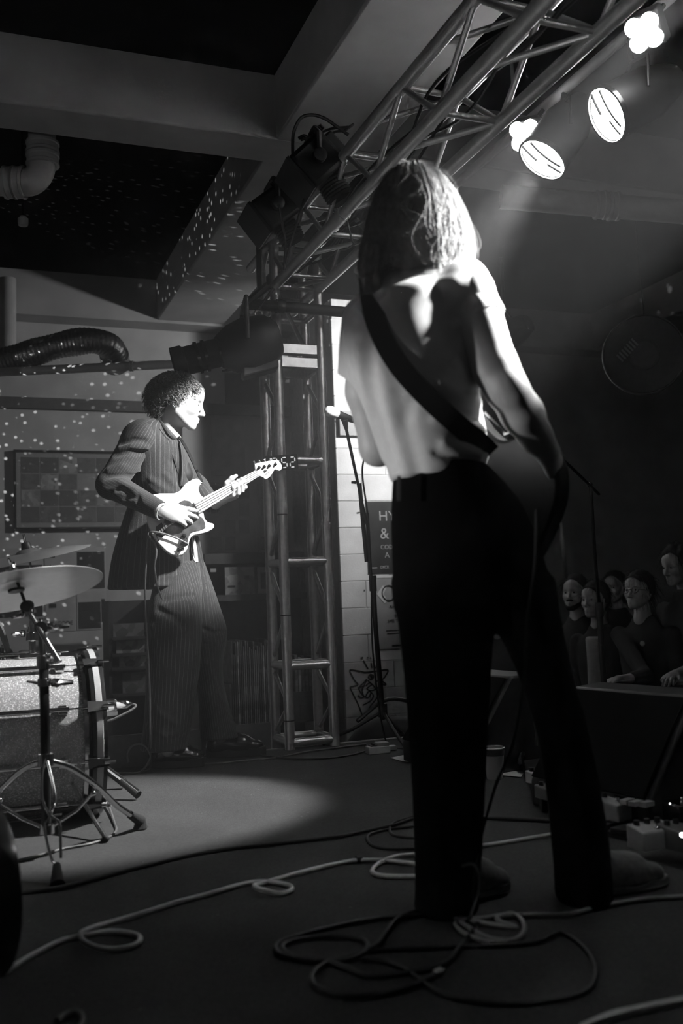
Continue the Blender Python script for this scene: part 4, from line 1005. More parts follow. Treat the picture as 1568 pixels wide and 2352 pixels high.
# ================================================================== THINGS ON STAGE
def fcable(name, label, pts, r, mt, z=None, n=8, lift=None):
    w = []
    for i, (x, y) in enumerate(pts): w.append(G(x, y) + Z * (r + .001 + (lift or {}).get(i, 0)))
    o = MB().tube(catmull(w, n), r, 8).build(name, mt); return tag(o, label, 'cable')
c1_ = lambda L: [(x / 1.742, 1650 + y / 1.742) for x, y in L]
c2_ = lambda L: [(580 + x / 1.587, 1750 + y / 1.587) for x, y in L]
fcable('cable', 'pale thick cable crossing the stage with loops on the floor', [(-60, 2290), (20, 2235)] + c1_([(105, 975), (160, 945), (240, 905), (320, 885), (400, 870), (480, 867), (545, 880), (560, 900), (530, 925), (460, 938), (390, 938), (335, 920), (322, 890), (345, 860), (420, 835), (560, 795), (700, 750), (850, 710), (950, 680), (1030, 665), (1100, 668), (1155, 680), (1166, 698), (1120, 713), (1060, 712), (1020, 700), (1025, 685), (1060, 668), (1140, 645), (1250, 615), (1350, 592), (1435, 578)]) + c2_([(470, 368), (540, 375), (620, 385), (680, 400), (640, 425), (540, 428), (470, 425), (437, 410), (460, 380), (520, 355), (595, 346), (700, 335)]), .0062, 'cablepale', lift={12: .004, 13: .008, 14: .006, 26: .007, 27: .009, 28: .005})
o = MB().tube([G(818, 1982) + Z * .008, G(832, 1980) + Z * .008], [.011, .010], 8).build('cable_tie', 'black'); tag(o, 'small black tie on the pale floor cable', 'cable tie')
fcable('cable', 'long dark cable lying straight across the stage in front of the drums', [(-40, 2062)] + c1_([(90, 708), (230, 690), (350, 660), (500, 620), (700, 570), (850, 540), (1000, 522), (1200, 500), (1350, 482), (1450, 462), (1568, 438)]) + [(960, 1884), (1090, 1883), (1260, 1890), (1400, 1900)], .0058, 'cabledark')
fcable('cable', 'thin dark cable looped twice behind the guitarist left leg', c2_([(600, 200), (520, 225), (500, 250), (520, 275), (600, 283), (680, 270), (640, 240), (520, 248), (430, 268), (425, 300), (480, 322), (600, 322), (760, 310)]), .004, 'cabledark')
fcable('cable', 'dark cable coiled in wide flat loops at the guitarist feet', c2_([(700, 555), (590, 570), (450, 582), (300, 610), (180, 640), (105, 665), (85, 695), (120, 720), (220, 738), (330, 735), (400, 712), (420, 685), (400, 660), (330, 648), (230, 650), (140, 665), (108, 690), (150, 722), (260, 738), (350, 765), (420, 795), (540, 785), (660, 765), (720, 735), (745, 700), (780, 660), (820, 600)]), .0056, 'cabledark')
fcable('cable', 'dark cable ending in a metal plug nearest the camera', c2_([(640, 545), (540, 575), (490, 630), (450, 680), (380, 710), (280, 740), (225, 780), (220, 820), (270, 850), (370, 868), (480, 858), (590, 825), (650, 797), (672, 783)]), .0056, 'cabledark')
a, b = G(*c2_([(672, 783)])[0]) + Z * .008, G(*c2_([(698, 772)])[0]) + Z * .008
t = thing('jack_plug', 'metal jack plug at the end of the dark cable', 'plug', a)
MB().lathe([(.006, -.01), (.0075, 0), (.0075, np.linalg.norm(b - a) * .6), (.0035, np.linalg.norm(b - a) * .62), (.0032, np.linalg.norm(b - a)), (.001, np.linalg.norm(b - a) + .006)], a, b - a, 12).build('plug_body', 'alu', t)
fcable('cable', 'thin dark cable sweeping in a large ring at the bottom right of the stage', c2_([(430, 700), (600, 692), (760, 684), (900, 680), (1040, 668), (1090, 645), (1130, 635), (1190, 670), (1240, 730), (1252, 795), (1210, 850), (1100, 880), (960, 895), (820, 885), (700, 860), (630, 820), (560, 770), (480, 735), (400, 728)]), .0048, 'cabledark')
fcable('cable', 'pale grey cable knotted beside the guitarist left shoe', c2_([(690, 540), (730, 575), (780, 610), (840, 645), (910, 662), (965, 655), (990, 625), (985, 592), (950, 565), (905, 570), (850, 580), (790, 585), (740, 600), (780, 640), (860, 668), (930, 668)]), .0055, 'cablegrey')
fcable('cable', 'grey cable running from the knot to the right shoe', c2_([(800, 590), (880, 605), (960, 615), (900, 590), (900, 575), (1000, 568), (1150, 568), (1200, 555), (1250, 540), (1330, 525), (1450, 508), (1600, 500)]), .0055, 'cablegrey')
fcable('cable', 'white banded cable between the guitarist legs', [(1055, 1952), (1090, 1949), (1130, 1944), (1175, 1937), (1220, 1929), (1285, 1918)], .0055, 'cablepale')
fcable('cable', 'pair of thin cables running right from the bassist near shoe', [(440, 1758), (500, 1756), (560, 1750), (640, 1742), (700, 1730), (760, 1722), (840, 1712)], .0045, 'cablemid')
fcable('cable', 'thin dark cable curving from the truss foot to the white pedal', [(600, 1738), (660, 1745), (740, 1745), (800, 1738), (840, 1728), (870, 1722)], .0045, 'cabledark')
fcable('cable', 'short cable loop peeking in at the bottom left edge', c1_([(230, 1225), (260, 1200), (295, 1188), (325, 1200), (330, 1235), (300, 1262), (255, 1262)]), .0055, 'cablemid')
# standing loop behind the drum
w = [P(x, y, 4.45) for x, y in [(250, 1775), (285, 1782), (320, 1775), (340, 1752), (345, 1735), (335, 1716), (318, 1709), (300, 1716), (292, 1735), (295, 1750)]]
w = [np.array([p[0], p[1], max(p[2], .006)]) for p in w]
o = MB().tube(catmull(w, 8), .0048, 8).build('cable', 'cablemid'); tag(o, 'round standing loop of cable behind the near shoe of the bassist', 'cable')
# low board along the far stage edge
p0, p1 = WV(150, 1690, 4.78), WV(462, 1690, 4.78)
o = MB().box((p0 * 1 + p1 * 1) / 2 * np.array([1, 1, 0]) + Z * .075, (np.linalg.norm((p1 - p0)[:2]) / 2, .012, .075), (U, V, Z)).build('kick_board', 'cablemid', bevel=.004); tag(o, 'low grey board standing on the stage behind the bassist shoes', 'board')
# white pale strip at the bottom right corner
pts = catmull([G(x, y) + Z * .006 for x, y in ((1330, 2372), (1400, 2342), (1480, 2324), (1568, 2306), (1700, 2285))], 6)
ribbon('floor_strip', pts, np.tile(nrm(np.array([.3, .95, 0])), (len(pts), 1)), .012, .004, 'tape', None)
tag(bpy.data.objects['floor_strip'], 'pale strip of tape at the bottom right corner of the floor', 'tape')

# pedal and papers by the tower
c = G(868, 1730); t = thing('stomp_pedal', 'small white pedal lying near the microphone stand foot', 'pedal', c)
xx = nrm(np.array([.96, .28, 0])); yy = np.cross(Z, xx)
MB().prism([c + xx * a_ + yy * b_ for a_, b_ in ((-.055, -.03), (.055, -.03), (.055, .03), (-.055, .03))], Z * .035).build('case', 'pedalpale', t, bevel=.004)
MB().box(c + Z * .043 + xx * .02, (.03, .026, .009), (xx, yy, Z)).build('tread', 'pedalpale', t, bevel=.003)
MB().box(c + Z * .037 - xx * .025, (.016, .02, .003), (xx, yy, Z)).build('panel', 'black', t)
for s in (-1, 1): MB().lathe([(.006, 0), (.006, .01), (0, .01)], c + Z * .038 - xx * .025 + yy * .01 * s, Z, 10).build('knob', 'black', t)
c = G(893, 1724); o = MB().box(c + Z * .012, (.035, .02, .011), (xx, yy, Z)).build('power_adapter', 'pedalpale', bevel=.003); tag(o, 'small pale box beside the white pedal', 'box')
def sheet(label, px):
    o = MB().prism([G(x, y) + Z * (.002 + .004 * (i % 2)) for i, (x, y) in enumerate(px)], Z * .0012).build('paper_sheet', 'paper'); tag(o, label, 'paper', 'papers on stage')
sheet('white paper sheet on the floor left of the guitarist leg', [(897, 1742), (944, 1734), (960, 1752), (925, 1752)])
sheet('white paper sheet between the guitarist legs', [(1138, 1780), (1180, 1770), (1204, 1774), (1196, 1789)])
# paper cups
def cup(label, px, py, s=1.0):
    c = G(px, py); t = thing('paper_cup', label, 'cup', c, 'cups on stage')
    MB().lathe([(0, .004), (.028 * s, 0), (.030 * s, .0), (.042 * s, .115 * s), (.0415 * s, .115 * s), (.029 * s, .006)], c, Z, 28).build('wall', 'paperdim', t)
    MB().lathe([(.0395 * s, .088 * s), (.0402 * s, .088 * s), (.0425 * s, .112 * s), (.0418 * s, .112 * s)], c, Z, 28).build('dark_band', 'ink', t)
    MB().lathe([(.042 * s, .113 * s), (.0445 * s, .116 * s), (.042 * s, .119 * s), (.041 * s, .116 * s)], c, Z, 28).build('rim', 'paper', t)
    for k in range(4):
        a_ = k * math.pi / 2 - .9; 
cup('paper cup with pale rim between the guitarist legs', 1136, 1788, 1.05)
cup('second paper cup half hidden behind the guitarist left leg', 1098, 1786, .9)
# pedalboards and pedals
def pedal(label, c, w, l, h, mt, yaw, grp='effect pedals', knobs=2, sw=True):
    xx = np.array([math.cos(yaw), math.sin(yaw), 0]); yy = np.cross(Z, xx)
    t = thing('effect_pedal', label, 'pedal', c, grp)
    b = [c + xx * i * w / 2 + yy * j * l / 2 for i, j in ((-1, -1), (1, -1), (1, 1), (-1, 1))]; tp = [q + Z * (h if k < 2 else h * 1.25) for k, q in enumerate(b)]
    MB().add(b + tp, [(3, 2, 1, 0), (4, 5, 6, 7), (0, 1, 5, 4), (1, 2, 6, 5), (2, 3, 7, 6), (3, 0, 4, 7)]).build('enclosure', mt, t, bevel=.004)
    for k in range(knobs):
        MB().lathe([(.009, 0), (.008, .014), (0, .014)], c + Z * h * 1.15 + yy * l * .28 + xx * w * (.5 * (k + .5) / knobs * 2 - .5) * .9, Z, 12).build('knob', 'black', t)
    if sw: MB().lathe([(.009, 0), (.009, .006), (.006, .008), (.006, .016), (0, .017)], c + Z * h * 1.04 - yy * l * .28, Z, 12).build('foot_switch', 'chrome', t)
    MB().lathe([(.007, 0), (.007, .03), (.004, .034)], c + Z * h * .5 + xx * w / 2, xx, 10).build('jack', 'black', t)
    return t
yw = ANG + .3
c = G(1490, 1905); c[2] = 0; pb = thing('pedalboard', 'dark flat pedalboard under the effect pedals at right', 'pedalboard', c)
pc_ = G(1520, 1900); X1 = np.array([math.cos(yw), math.sin(yw), 0]); Y1 = np.cross(Z, X1)
for k in range(5): MB().box(pc_ + Y1 * (-.16 + .08 * k) + Z * .02 + X1 * .1, (.32, .028, .012), (X1, Y1, Z)).build('rail', 'black', pb, bevel=.003)
for s in (-1, 1): MB().box(pc_ + X1 * (.1 + .3 * s) + Z * .008, (.012, .19, .008), (X1, Y1, Z)).build('side_rail', 'black', pb)
zp = .033
pedal('pale rectangular pedal nearest the guitarist right shoe', G(1500, 1945, zp), .12, .07, .05, 'pedalpale', yw - .25, knobs=3)
pedal('small pale pedal close behind the guitarist right leg', G(1402, 1880, zp), .07, .11, .05, 'pedalpale', yw)
pedal('grey pedal at the right edge of the frame', G(1566, 1950, zp), .07, .12, .05, 'pedalgrey', yw - .2)
pedal('dark long pedal behind the pale one', G(1470, 1868, zp), .15, .09, .05, 'blackgloss', yw, knobs=4)
pedal('dark pedal at the back right of the board', G(1550, 1880, zp), .09, .1, .05, 'blackgloss', yw)
for i, px in enumerate([(1440, 1842), (1460, 1846), (1485, 1848)]):
    o = MB().box(G(*px, .09), (.022, .012, .007), (X1, Y1, Z)).build('patch_plug', 'pedalpale'); tag(o, ['left', 'middle', 'right'][i] + ' of three pale patch plugs on the dark pedals', 'plug', 'patch plugs'); o.location.z = .085
o = MB().sphere(G(1566, 1918, .1), .006, 10).build('indicator_light', 'glintled', bpy.data.objects['effect_pedal.002'])
o = MB().sphere(G(1538, 1846, .09), .0025, 8).build('indicator_light', 'glintled', bpy.data.objects['effect_pedal.004'])
c = G(1245, 1840); t = thing('pedal_case', 'black open pedal case behind the guitarist right leg', 'case', c)
q0 = [G(1200, 1775), G(1290, 1762), G(1330, 1850), G(1245, 1868)]
MB().prism(q0, Z * .05).build('tray', 'black', t, bevel=.006)
MB().tube(catmull([G(1195, 1780) + Z * .05, G(1205, 1770) + Z * .075, G(1240, 1757) + Z * .08, G(1250, 1763) + Z * .06], 5), .01, 8).build('handle', 'black', t)
pedal('small pale pedal in the black case between the guitarist legs', G(1238, 1800, .055), .06, .09, .035, 'pedalpale', yw - .3)
pedal('grey pedal in the black case between the guitarist legs', G(1262, 1835, .055), .06, .09, .035, 'pedalgrey', yw - .3)
# patch cable tangle on the pedalboard
for i in range(5):
    pts = [G(1385 + random.uniform(0, 150), 1755 + i * 12 + random.uniform(-10, 25)) + Z * random.uniform(.01, .05) for _ in range(6)]
    o = MB().tube(catmull(pts, 6), .0035, 6).build('patch_cable', 'cabledark'); tag(o, 'thin black patch cable tangled behind the pedals, number ' + ['one', 'two', 'three', 'four', 'five'][i] + ' from the back', 'cable', 'patch cables')
    o['label'] = 'thin black patch cable tangled behind the pedals at right'
# wedge monitors
def wedge(label, c, yaw, w=.55, dpt=.46, h=.40):
    xx = np.array([math.cos(yaw), math.sin(yaw), 0]); yy = np.cross(Z, xx)    # yy points to the back
    t = thing('wedge_monitor', label, 'speaker', c, 'floor monitors')
    prof = [(-dpt / 2, 0), (dpt / 2, 0), (dpt / 2, h * .55), (dpt * .28, h), (-dpt * .02 - .0, h * .98), (-dpt / 2, h * .22)]
    MB().prism([c - xx * w / 2 + yy * a_ + Z * b_ for a_, b_ in prof], xx * w).build('cabinet', 'black', t, bevel=.01)
    a0 = c + yy * (-dpt / 2 - .004) + Z * (h * .25); a1 = c + yy * (-dpt * .03 - .006) + Z * (h * .955)
    n = nrm(np.cross(a1 - a0, xx)); n = -n if n @ yy > 0 else n
    MB().prism([a0 - xx * (w / 2 - .02), a0 + xx * (w / 2 - .02), a1 + xx * (w / 2 - .02), a1 - xx * (w / 2 - .02)], n * .008).build('grille', 'rubberblack', t)
    for s in (-1, 1): MB().tube([c + xx * s * (w / 2 + .001) + yy * .1 + Z * .1, c + xx * s * (w / 2 + .012) + yy * .1 + Z * .15, c + xx * s * (w / 2 + .001) + yy * .1 + Z * .2], .008, 6).build('side_handle', 'cablemid', t)
wedge('black wedge monitor at the stage lip on the right', R(2.12, 2.85), ANG - math.pi / 2 + .15)
wedge('black wedge monitor at the stage lip between the guitarist legs', R(2.12, 3.95), ANG - math.pi / 2 + .1)
# black speaker the audience leans on, beyond the stage lip
cb = P(1475, 1572, 6.15); t = thing('subwoofer', 'black speaker box the front audience leans on', 'speaker', np.array([cb[0], cb[1], FL]))
zt_ = cb[2] - .03
MB().box(np.array([cb[0], cb[1], (FL + zt_) / 2]) - V * .14, (.55, .2, (zt_ - FL) / 2)).build('cabinet', 'rubberblack', t, bevel=.012)
MB().box(np.array([cb[0], cb[1], (FL + zt_) / 2]) - V * .345, (.5, .006, (zt_ - FL) / 2 - .05)).build('grille', 'black', t)
# microphone stand beside the tower
t = thing('microphone_stand', 'black boom microphone stand in front of the white pillar', 'microphone stand', G(882, 1706))
bs = G(882, 1706); D_ = 5.1
MB().tube([P(842, 1185, D_), P(857, 1400, D_), P(868, 1520, D_)], .0085, 10).build('upper_tube', 'black', t)
MB().tube([P(856, 1330, D_), P(862, 1440, D_), bs + Z * .12], .0125, 12).build('lower_tube', 'black', t)
MB().lathe([(.012, -.04), (.019, -.04), (.019, .04), (.012, .04)], P(856, 1340, D_), Z, 14).build('height_clutch', 'black', t)
MB().lathe([(0, -.022), (.022, -.02), (.024, 0), (.022, .02), (0, .022)], P(838, 1188, D_), RGT, 14).build('boom_joint', 'black', t)
MB().tube([P(845, 1215, D_), P(830, 1150, D_ - .05), P(795, 985, 4.66)], .0075, 10).build('boom_arm', 'black', t)
MB().tube([P(842, 1290, D_ + .02), P(825, 1110, D_)], .011, 8).build('boom_grip', 'black', t)
wing(t, P(818, 1108, D_ - .06), -RGT, .016, 'black')
for e in (G(740, 1712), G(945, 1742), G(925, 1690)):
    lg = MB().tube([bs + Z * .16, bs + (e - bs) * .5 + Z * .075, e + Z * .012], .0085, 8).build('leg', 'black', t)
    MB().tube([e + (bs - e) * .12 + Z * .02, e + Z * .008], [.012, .014], 8).build('rubber_foot', 'rubber', lg)
MB().lathe([(.013, -.03), (.024, -.03), (.024, .04), (.013, .04)], bs + Z * .16, Z, 14).build('leg_collar', 'black', t)
t = thing('vocal_microphone', 'silver ball headed vocal microphone on the boom stand', 'microphone', P(790, 955, 4.62))
m0, m1 = P(758, 945, 4.58), P(820, 968, 4.68); ax = nrm(m1 - m0); L_ = np.linalg.norm(m1 - m0)
MB().lathe([(0, -.027), (.014, -.024), (.024, -.01), (.0262, .005), (.0245, .02), (.0215, .03)], m0, ax, 24).build('grille', 'micgrille', t)
MB().lathe([(.0225, .026), (.0235, .03), (.0235, .037), (.0205, .042)], m0, ax, 24).build('grille_band', 'micgrille', t)
MB().lathe([(.0195, .04), (.0185, .06), (.0135, L_), (.0125, L_ + .01), (.009, L_ + .012), (.009, L_ + .03)], m0, ax, 20).build('handle', 'blackpaint', t)
cl_ = m0 + ax * .085; MB().tube([cl_ - Z * .012, P(795, 985, 4.66)], [.017, .009], 10).build('clip', 'black', t)
o = MB().tube(catmull([m1 + ax * .03, P(838, 985, 4.75), P(838, 1040, 4.9), P(832, 1090, 5.0), P(846, 1200, 5.07), P(852, 1330, 5.08), P(856, 1500, 5.07), P(880, 1680, 5.05), G(905, 1718) + Z * .005, G(960, 1725) + Z * .005], 8), .0045, 8).build('microphone_cable', 'black'); tag(o, 'black cable hanging from the vocal microphone along its stand', 'cable')
# bag / case dark lump behind the stand base
t = thing('gear_bag', 'soft black gear bag behind the microphone stand base', 'bag', G(930, 1680))
s = SDF(); gc = R(2.3, 5.35, -.2); s.ell(gc, (.3, .2, .26), np.stack([U, V, Z], 1), k=.05).ell(gc + U * .2 + Z * .1, (.2, .15, .15), np.stack([U, V, Z], 1), k=.06)
v_, f_ = s.mesh(.015); build_mesh('bag', v_, f_, 'rubber', t)
MB().tube(catmull([gc + U * -.2 + Z * .25, gc + Z * .36, gc + U * .25 + Z * .3], 6), .012, 8).build('handle', 'black', t)
# second microphone stand, dark, far right
t = thing('microphone_stand', 'thin dark microphone stand in front of the audience', 'microphone stand', G(1400, 1760))
b2 = G(1402, 1765); D2 = 4.15
MB().tube([P(1356, 1115, D2), P(1366, 1280, D2), P(1378, 1420, D2)], .0075, 8).build('upper_tube', 'blackgloss', t)
MB().tube([P(1376, 1400, D2), P(1386, 1560, D2), b2 + Z * .1], .0125, 10).build('lower_tube', 'black', t)
MB().lathe([(.01, -.03), (.017, -.03), (.017, .03), (.01, .03)], P(1376, 1400, D2), Z, 12).build('height_clutch', 'black', t)
MB().tube([P(1275, 1040, D2 - .35), P(1310, 1072, D2 - .2), P(1358, 1118, D2), P(1375, 1135, D2 + .08)], .006, 8).build('boom_arm', 'blackgloss', t)
MB().sphere(P(1354, 1113, D2), .012, 10).build('boom_joint', 'blackgloss', t)
for e in (b2 + np.array([.28, -.1, 0]), b2 + np.array([-.25, -.12, 0]), b2 + np.array([0, .28, 0])):
    MB().tube([b2 + Z * .12, e + Z * .012], .008, 8).build('leg', 'black', t)
t = thing('vocal_microphone', 'dim vocal microphone at the end of the far boom', 'microphone', P(1275, 1040, D2 - .35))
m0 = P(1262, 1030, D2 - .42); ax = nrm(P(1300, 1062, D2 - .25) - m0)
MB().lathe([(0, -.027), (.02, -.018), (.026, .004), (.0215, .03)], m0, ax, 18).build('grille', 'blackpaint', t)
MB().lathe([(.0195, .03), (.013, .14), (0, .14)], m0, ax, 16).build('handle', 'black', t)
# digital clock clipped to the tower
d = 5.02; c = P(646, 1062, d); cx_ = nrm(RGT); n_ = -FWD; cy_ = UPV
xr = nrm(P(684, 1060, d) - P(610, 1065, d)); yr = nrm(np.cross(n_, xr)); 
t = thing('digital_clock', 'black digital clock reading 8:52 clipped to the truss leg', 'clock', c)
w2, h2 = 38 / F * d, 17 / F * d
MB().box(c - n_ * .012, (w2, h2, .012), (xr, yr, n_)).build('housing', 'blackgloss', t, bevel=.003)
def seg(cx, cy, on, s=1.0):
    w_, h_ = .0125 * s, .0125 * s; g = {'a': (0, 2, 'h'), 'g': (0, 0, 'h'), 'd': (0, -2, 'h'), 'f': (-1, 1, 'v'), 'b': (1, 1, 'v'), 'e': (-1, -1, 'v'), 'c': (1, -1, 'v')}
    for k in on:
        i, j, o_ = g[k]; p = c + n_ * .0005 + xr * (cx + i * w_) + yr * (cy + j * h_)
        hw, hh = (w_ * .72, .0028) if o_ == 'h' else (.0028, h_ * .78)
        q = [(-hw, 0), (-hw + .0028, hh), (hw - .0028, hh), (hw, 0), (hw - .0028, -hh), (-hw + .0028, -hh)] if o_ == 'h' else [(0, -hh), (hw, -hh + .0028), (hw, hh - .0028), (0, hh), (-hw, hh - .0028), (-hw, -hh + .0028)]
        MB().prism([p + xr * a_ + yr * b_ for a_, b_ in q], n_ * .0008).build('segment', 'segment', t, smooth=False)
seg(.056, -.002, 'abged'); seg(.015, -.002, 'afgcd'); seg(-.035, -.002, 'abcdefg')
for yy_ in (.008, -.014): MB().lathe([(0, .001), (.0028, .001), (.0028, 0)], c + n_ * .0005 + xr * -.0125 + yr * yy_, n_, 10).build('colon_dot', 'segment', t)
MB().box(c - n_ * .035, (.012, .02, .012), (xr, yr, n_)).build('clip', 'black', t)
# ================================================================== PEOPLE: shared builders
def rows(L, d, hb):
    out = []
    for r in L:
        py, l, rr = r[:3]; dd = r[3] if len(r) > 3 else d; b = r[4] if len(r) > 4 else hb
        pl, pr = P(l, py, dd), P(rr, py, dd); c = (pl + pr) / 2; out.append((c[2], c[0], c[1], np.linalg.norm(pr - pl) / 2, b))
    return out
class Frame:
    def __init__(s, o, f, up=(0, 0, 1), sc=1.0):
        s.o = np.asarray(o, float); s.x = nrm(f); s.y = nrm(np.cross(up, s.x)); s.z = np.cross(s.x, s.y); s.sc = sc; s.A = np.stack([s.x, s.y, s.z], 1)
    def __call__(s, x, y, z): return s.o + s.sc * (s.x * x + s.y * y + s.z * z)
    def inv(s, p): return ((p - s.o) @ s.A) / s.sc
def add_head(s, h, beard=False, smile=0, eyes=True):
    q = h.sc; A = h.A
    E = lambda x, y, z, r, k=.02, op='+': s.ell(h(x, y, z), np.array(r) * q, A, k * q, op)
    E(-.012, 0, .032, (.099, .076, .092)); E(.030, 0, -.02, (.066, .062, .088), .03)
    for i in (-1, 1):
        s.cap(h(-.004, .055 * i, -.045), h(.068, .018 * i, -.100), .020 * q, .016 * q, .03 * q)
        E(.062, .037 * i, -.028, (.028, .024, .024), .025)
        s.cap(h(.089, .008 * i, .020), h(.076, .044 * i, .020), .0085 * q, .008 * q, .016 * q)
        E(-.006, .076 * i, -.018, (.020, .008, .032), .006); E(-.002, .082 * i, -.018, (.012, .006, .022), .006, '-')
    s.ell(h(.085, 0, .05), np.array((.018, .045, .03)) * q, A, .03 * q)
    s.ell(h(.080, 0, -.106), np.array((.017, .020, .015)) * q, A, .02 * q)
    for i in (-1, 1): E(.100, .032 * i, .001, (.014, .018, .0115), .012, '-')
    s.cap(h(.094, 0, .010), h(.116, 0, -.036), .0072 * q, .0088 * q, .012 * q); s.cap(h(.116, 0, -.036), h(.119, 0, -.041), .0088 * q, .0088 * q, .008 * q)
    for i in (-1, 1): E(.104, .012 * i, -.043, (.012, .0085, .0075), .008); E(.107, .0065 * i, -.051, (.006, .004, .004), .004, '-')
    E(.078, 0, -.072, (.020, .030, .026), .02)
    s.cap(h(.088, .021, -.0695), h(.0985, 0, -.0675), .0045 * q, .0056 * q, .010 * q); s.cap(h(.088, -.021, -.0695), h(.0985, 0, -.0675), .0045 * q, .0056 * q, .010 * q)
    s.cap(h(.087, .018, -.078), h(.0958, 0, -.0795), .0050 * q, .0062 * q, .010 * q); s.cap(h(.087, -.018, -.078), h(.0958, 0, -.0795), .0050 * q, .0062 * q, .010 * q)
    s.cap(h(.095, .020, -.0735), h(.1035, 0, -.0732), .0014 * q, .0014 * q, .003 * q, '-'); s.cap(h(.095, -.020, -.0735), h(.1035, 0, -.0732), .0014 * q, .0014 * q, .003 * q, '-')
    if eyes:
        for i in (-1, 1): E(.0805, .0315 * i, -.001, (.0125, .014, .0115), .003)
    if beard: s.cap(h(.03, .05, -.07), h(.085, 0, -.115), .025 * q, .03 * q, .02 * q); s.cap(h(.03, -.05, -.07), h(.085, 0, -.115), .025 * q, .03 * q, .02 * q)
    return s
def add_hand(s, w, f, n, ts, curl=(.3, .3, .35, .4), spread=.06, q=1.0, thumb=(.75, .55, .15)):
    """w wrist, f finger direction, n palm normal, ts +1/-1 thumb side along f x n"""
    f = nrm(f); n = nrm(np.asarray(n) - f * (np.asarray(n) @ f)); sd = np.cross(f, n)
    A = np.stack([f, sd, n], 1)
    s.ell(w + f * .050 * q, np.array((.056, .039, .0165)) * q, A, .014 * q); s.cap(w, w + f * .04 * q, .024 * q, .024 * q, .02 * q, sq=(n, .72))
    for i, (o_, ln) in enumerate(((.0285, .070), (.0098, .079), (-.0095, .073), (-.027, .057))):
        p = w + (f * (.084 - .006 * abs(i - 1)) + sd * ts * o_) * q; a = curl[i] * .55; dr = nrm(f + sd * ts * (1.5 - i) * spread)
        for j, fr in enumerate((.46, .30, .24)):
            dd = dr * math.cos(a) + n * math.sin(a); e = p + dd * ln * fr * q
            s.cap(p, e, (.0092 - .0008 * j) * q, (.0086 - .0009 * j) * q, .006 * q); p = e; a += curl[i]
    p = w + (f * .022 + sd * ts * .026) * q; d1 = nrm(f * thumb[0] + sd * ts * thumb[1] + n * thumb[2])
    s.cap(p, p + d1 * .042 * q, .0135 * q, .0105 * q, .012 * q); p = p + d1 * .042 * q
    d2 = nrm(d1 + f * .35 + n * .1); s.cap(p, p + d2 * .032 * q, .0105 * q, .0085 * q, .006 * q)
    return s
def shoe(name, parent, heel, toe, mtu, mts, sole=.04, w=.05, hgt=.105, laces=True):
    """heel and toe on the ground"""
    ln = np.linalg.norm(toe - heel); f = nrm(toe - heel); sd = np.cross(Z, f)
    S = SDF()
    for a, b, r0, r1 in ((.12, .38, .036, .036), (.38, .72, .036, .044), (.72, .85, .044, .040)): S.cap(heel + f * ln * a + Z * .0, heel + f * ln * b, r0 * w / .045, r1 * w / .045, .02, sq=(Z, .1))
    v, fc = None, None
    b = MB(); out = []
    for q in np.linspace(0, 2 * math.pi, 36, endpoint=False):
        x = math.cos(q); y = math.sin(q); wd_ = w * (.82 + .18 * x) * (1 - .08 * (x < -.3)); out.append(heel + f * ln * (.5 + .5 * math.copysign(abs(x) ** .75, x)) + sd * wd_ * math.copysign(abs(y) ** .8, y))
    so = MB().prism(np.array(out) + Z * .0015, Z * sole).build('sole', mts, parent, bevel=.005)
    up = SDF(); c = lambda t_, h, s_=0: heel + f * ln * t_ + Z * (sole * .8 + h) + sd * s_
    up.cap(c(.14, .02), c(.16, hgt * .62), w * .74, w * .66, .03); up.cap(c(.2, .02), c(.55, .02), w * .78, w * .85, .03); up.cap(c(.55, .015), c(.82, .012), w * .86, w * .8, .03, sq=(Z, .75)); up.cap(c(.26, hgt * .55), c(.62, .035), w * .62, w * .62, .04)
    up.cut(heel + Z * sole * .75, -Z)
    if laces:
        for k in range(4): up.ridge([c(.34 + .08 * k, hgt * .66 - .018 * k, -.03), c(.36 + .08 * k, hgt * .72 - .018 * k, 0), c(.34 + .08 * k, hgt * .66 - .018 * k, .03)], .006, .004)
    v, fc = up.mesh(.005); build_mesh('upper', v, fc, mtu, parent)
def hairmesh(name, paths, r0, r1, mt, parent, n=3):
    v, f = strands(paths, r0, r1, n); return build_mesh(name, v, f, mt, parent)

# ================================================================== GUITARIST, seen from behind
D = 2.37
root = thing('person', 'guitarist in a white t shirt and dark flared trousers seen from behind', 'person', G(1150, 2090))
J = lambda x, y, dd=0: P(x, y, D + dd)
# hidden body, arms, hands as one skin surface
b = SDF()
arm_r = [J(1078, 672, -.05), J(1139, 848, -.09), J(1163, 893, -.10), J(1200, 952, -.08), J(1230, 1002, -.05), J(1258, 1038, -.02)]
b.chain(arm_r, [.060, .050, .046, .047, .037, .029], .02)
b.cap(J(1168, 880, -.13), J(1186, 905, -.13), .022, .02, .03)
hf = nrm(J(1296, 1120, .07) - J(1258, 1038, -.02)); add_hand(b, J(1256, 1034, -.02), hf, nrm(-RGT * .6 + FWD * .7 - Z * .2), 1, (.35, .4, .45, .5), .03, 1.0)
arm_l = [J(835, 735, .09), J(838, 900, .10), J(868, 1028, .12), J(925, 1010, .30), J(985, 965, .44)]
b.chain(arm_l, [.052, .046, .044, .044, .029], .02)
add_hand(b, J(985, 965, .44), nrm(RGT * .4 - Z * -.3 + FWD * .6), nrm(RGT), -1, (.8, .8, .8, .8), .02)
b.loft(rows([(660, 880, 1040), (760, 850, 1040), (900, 880, 1060), (1050, 920, 1090), (1200, 950, 1210), (1350, 960, 1230)], D, .09), k=.03)
b.cap(J(955, 600), J(952, 690), .055, .06, .03)
h = Frame(J(948, 520, .03), nrm(FWD * .9 + RGT * .35 - Z * .25)); add_head(b, h)
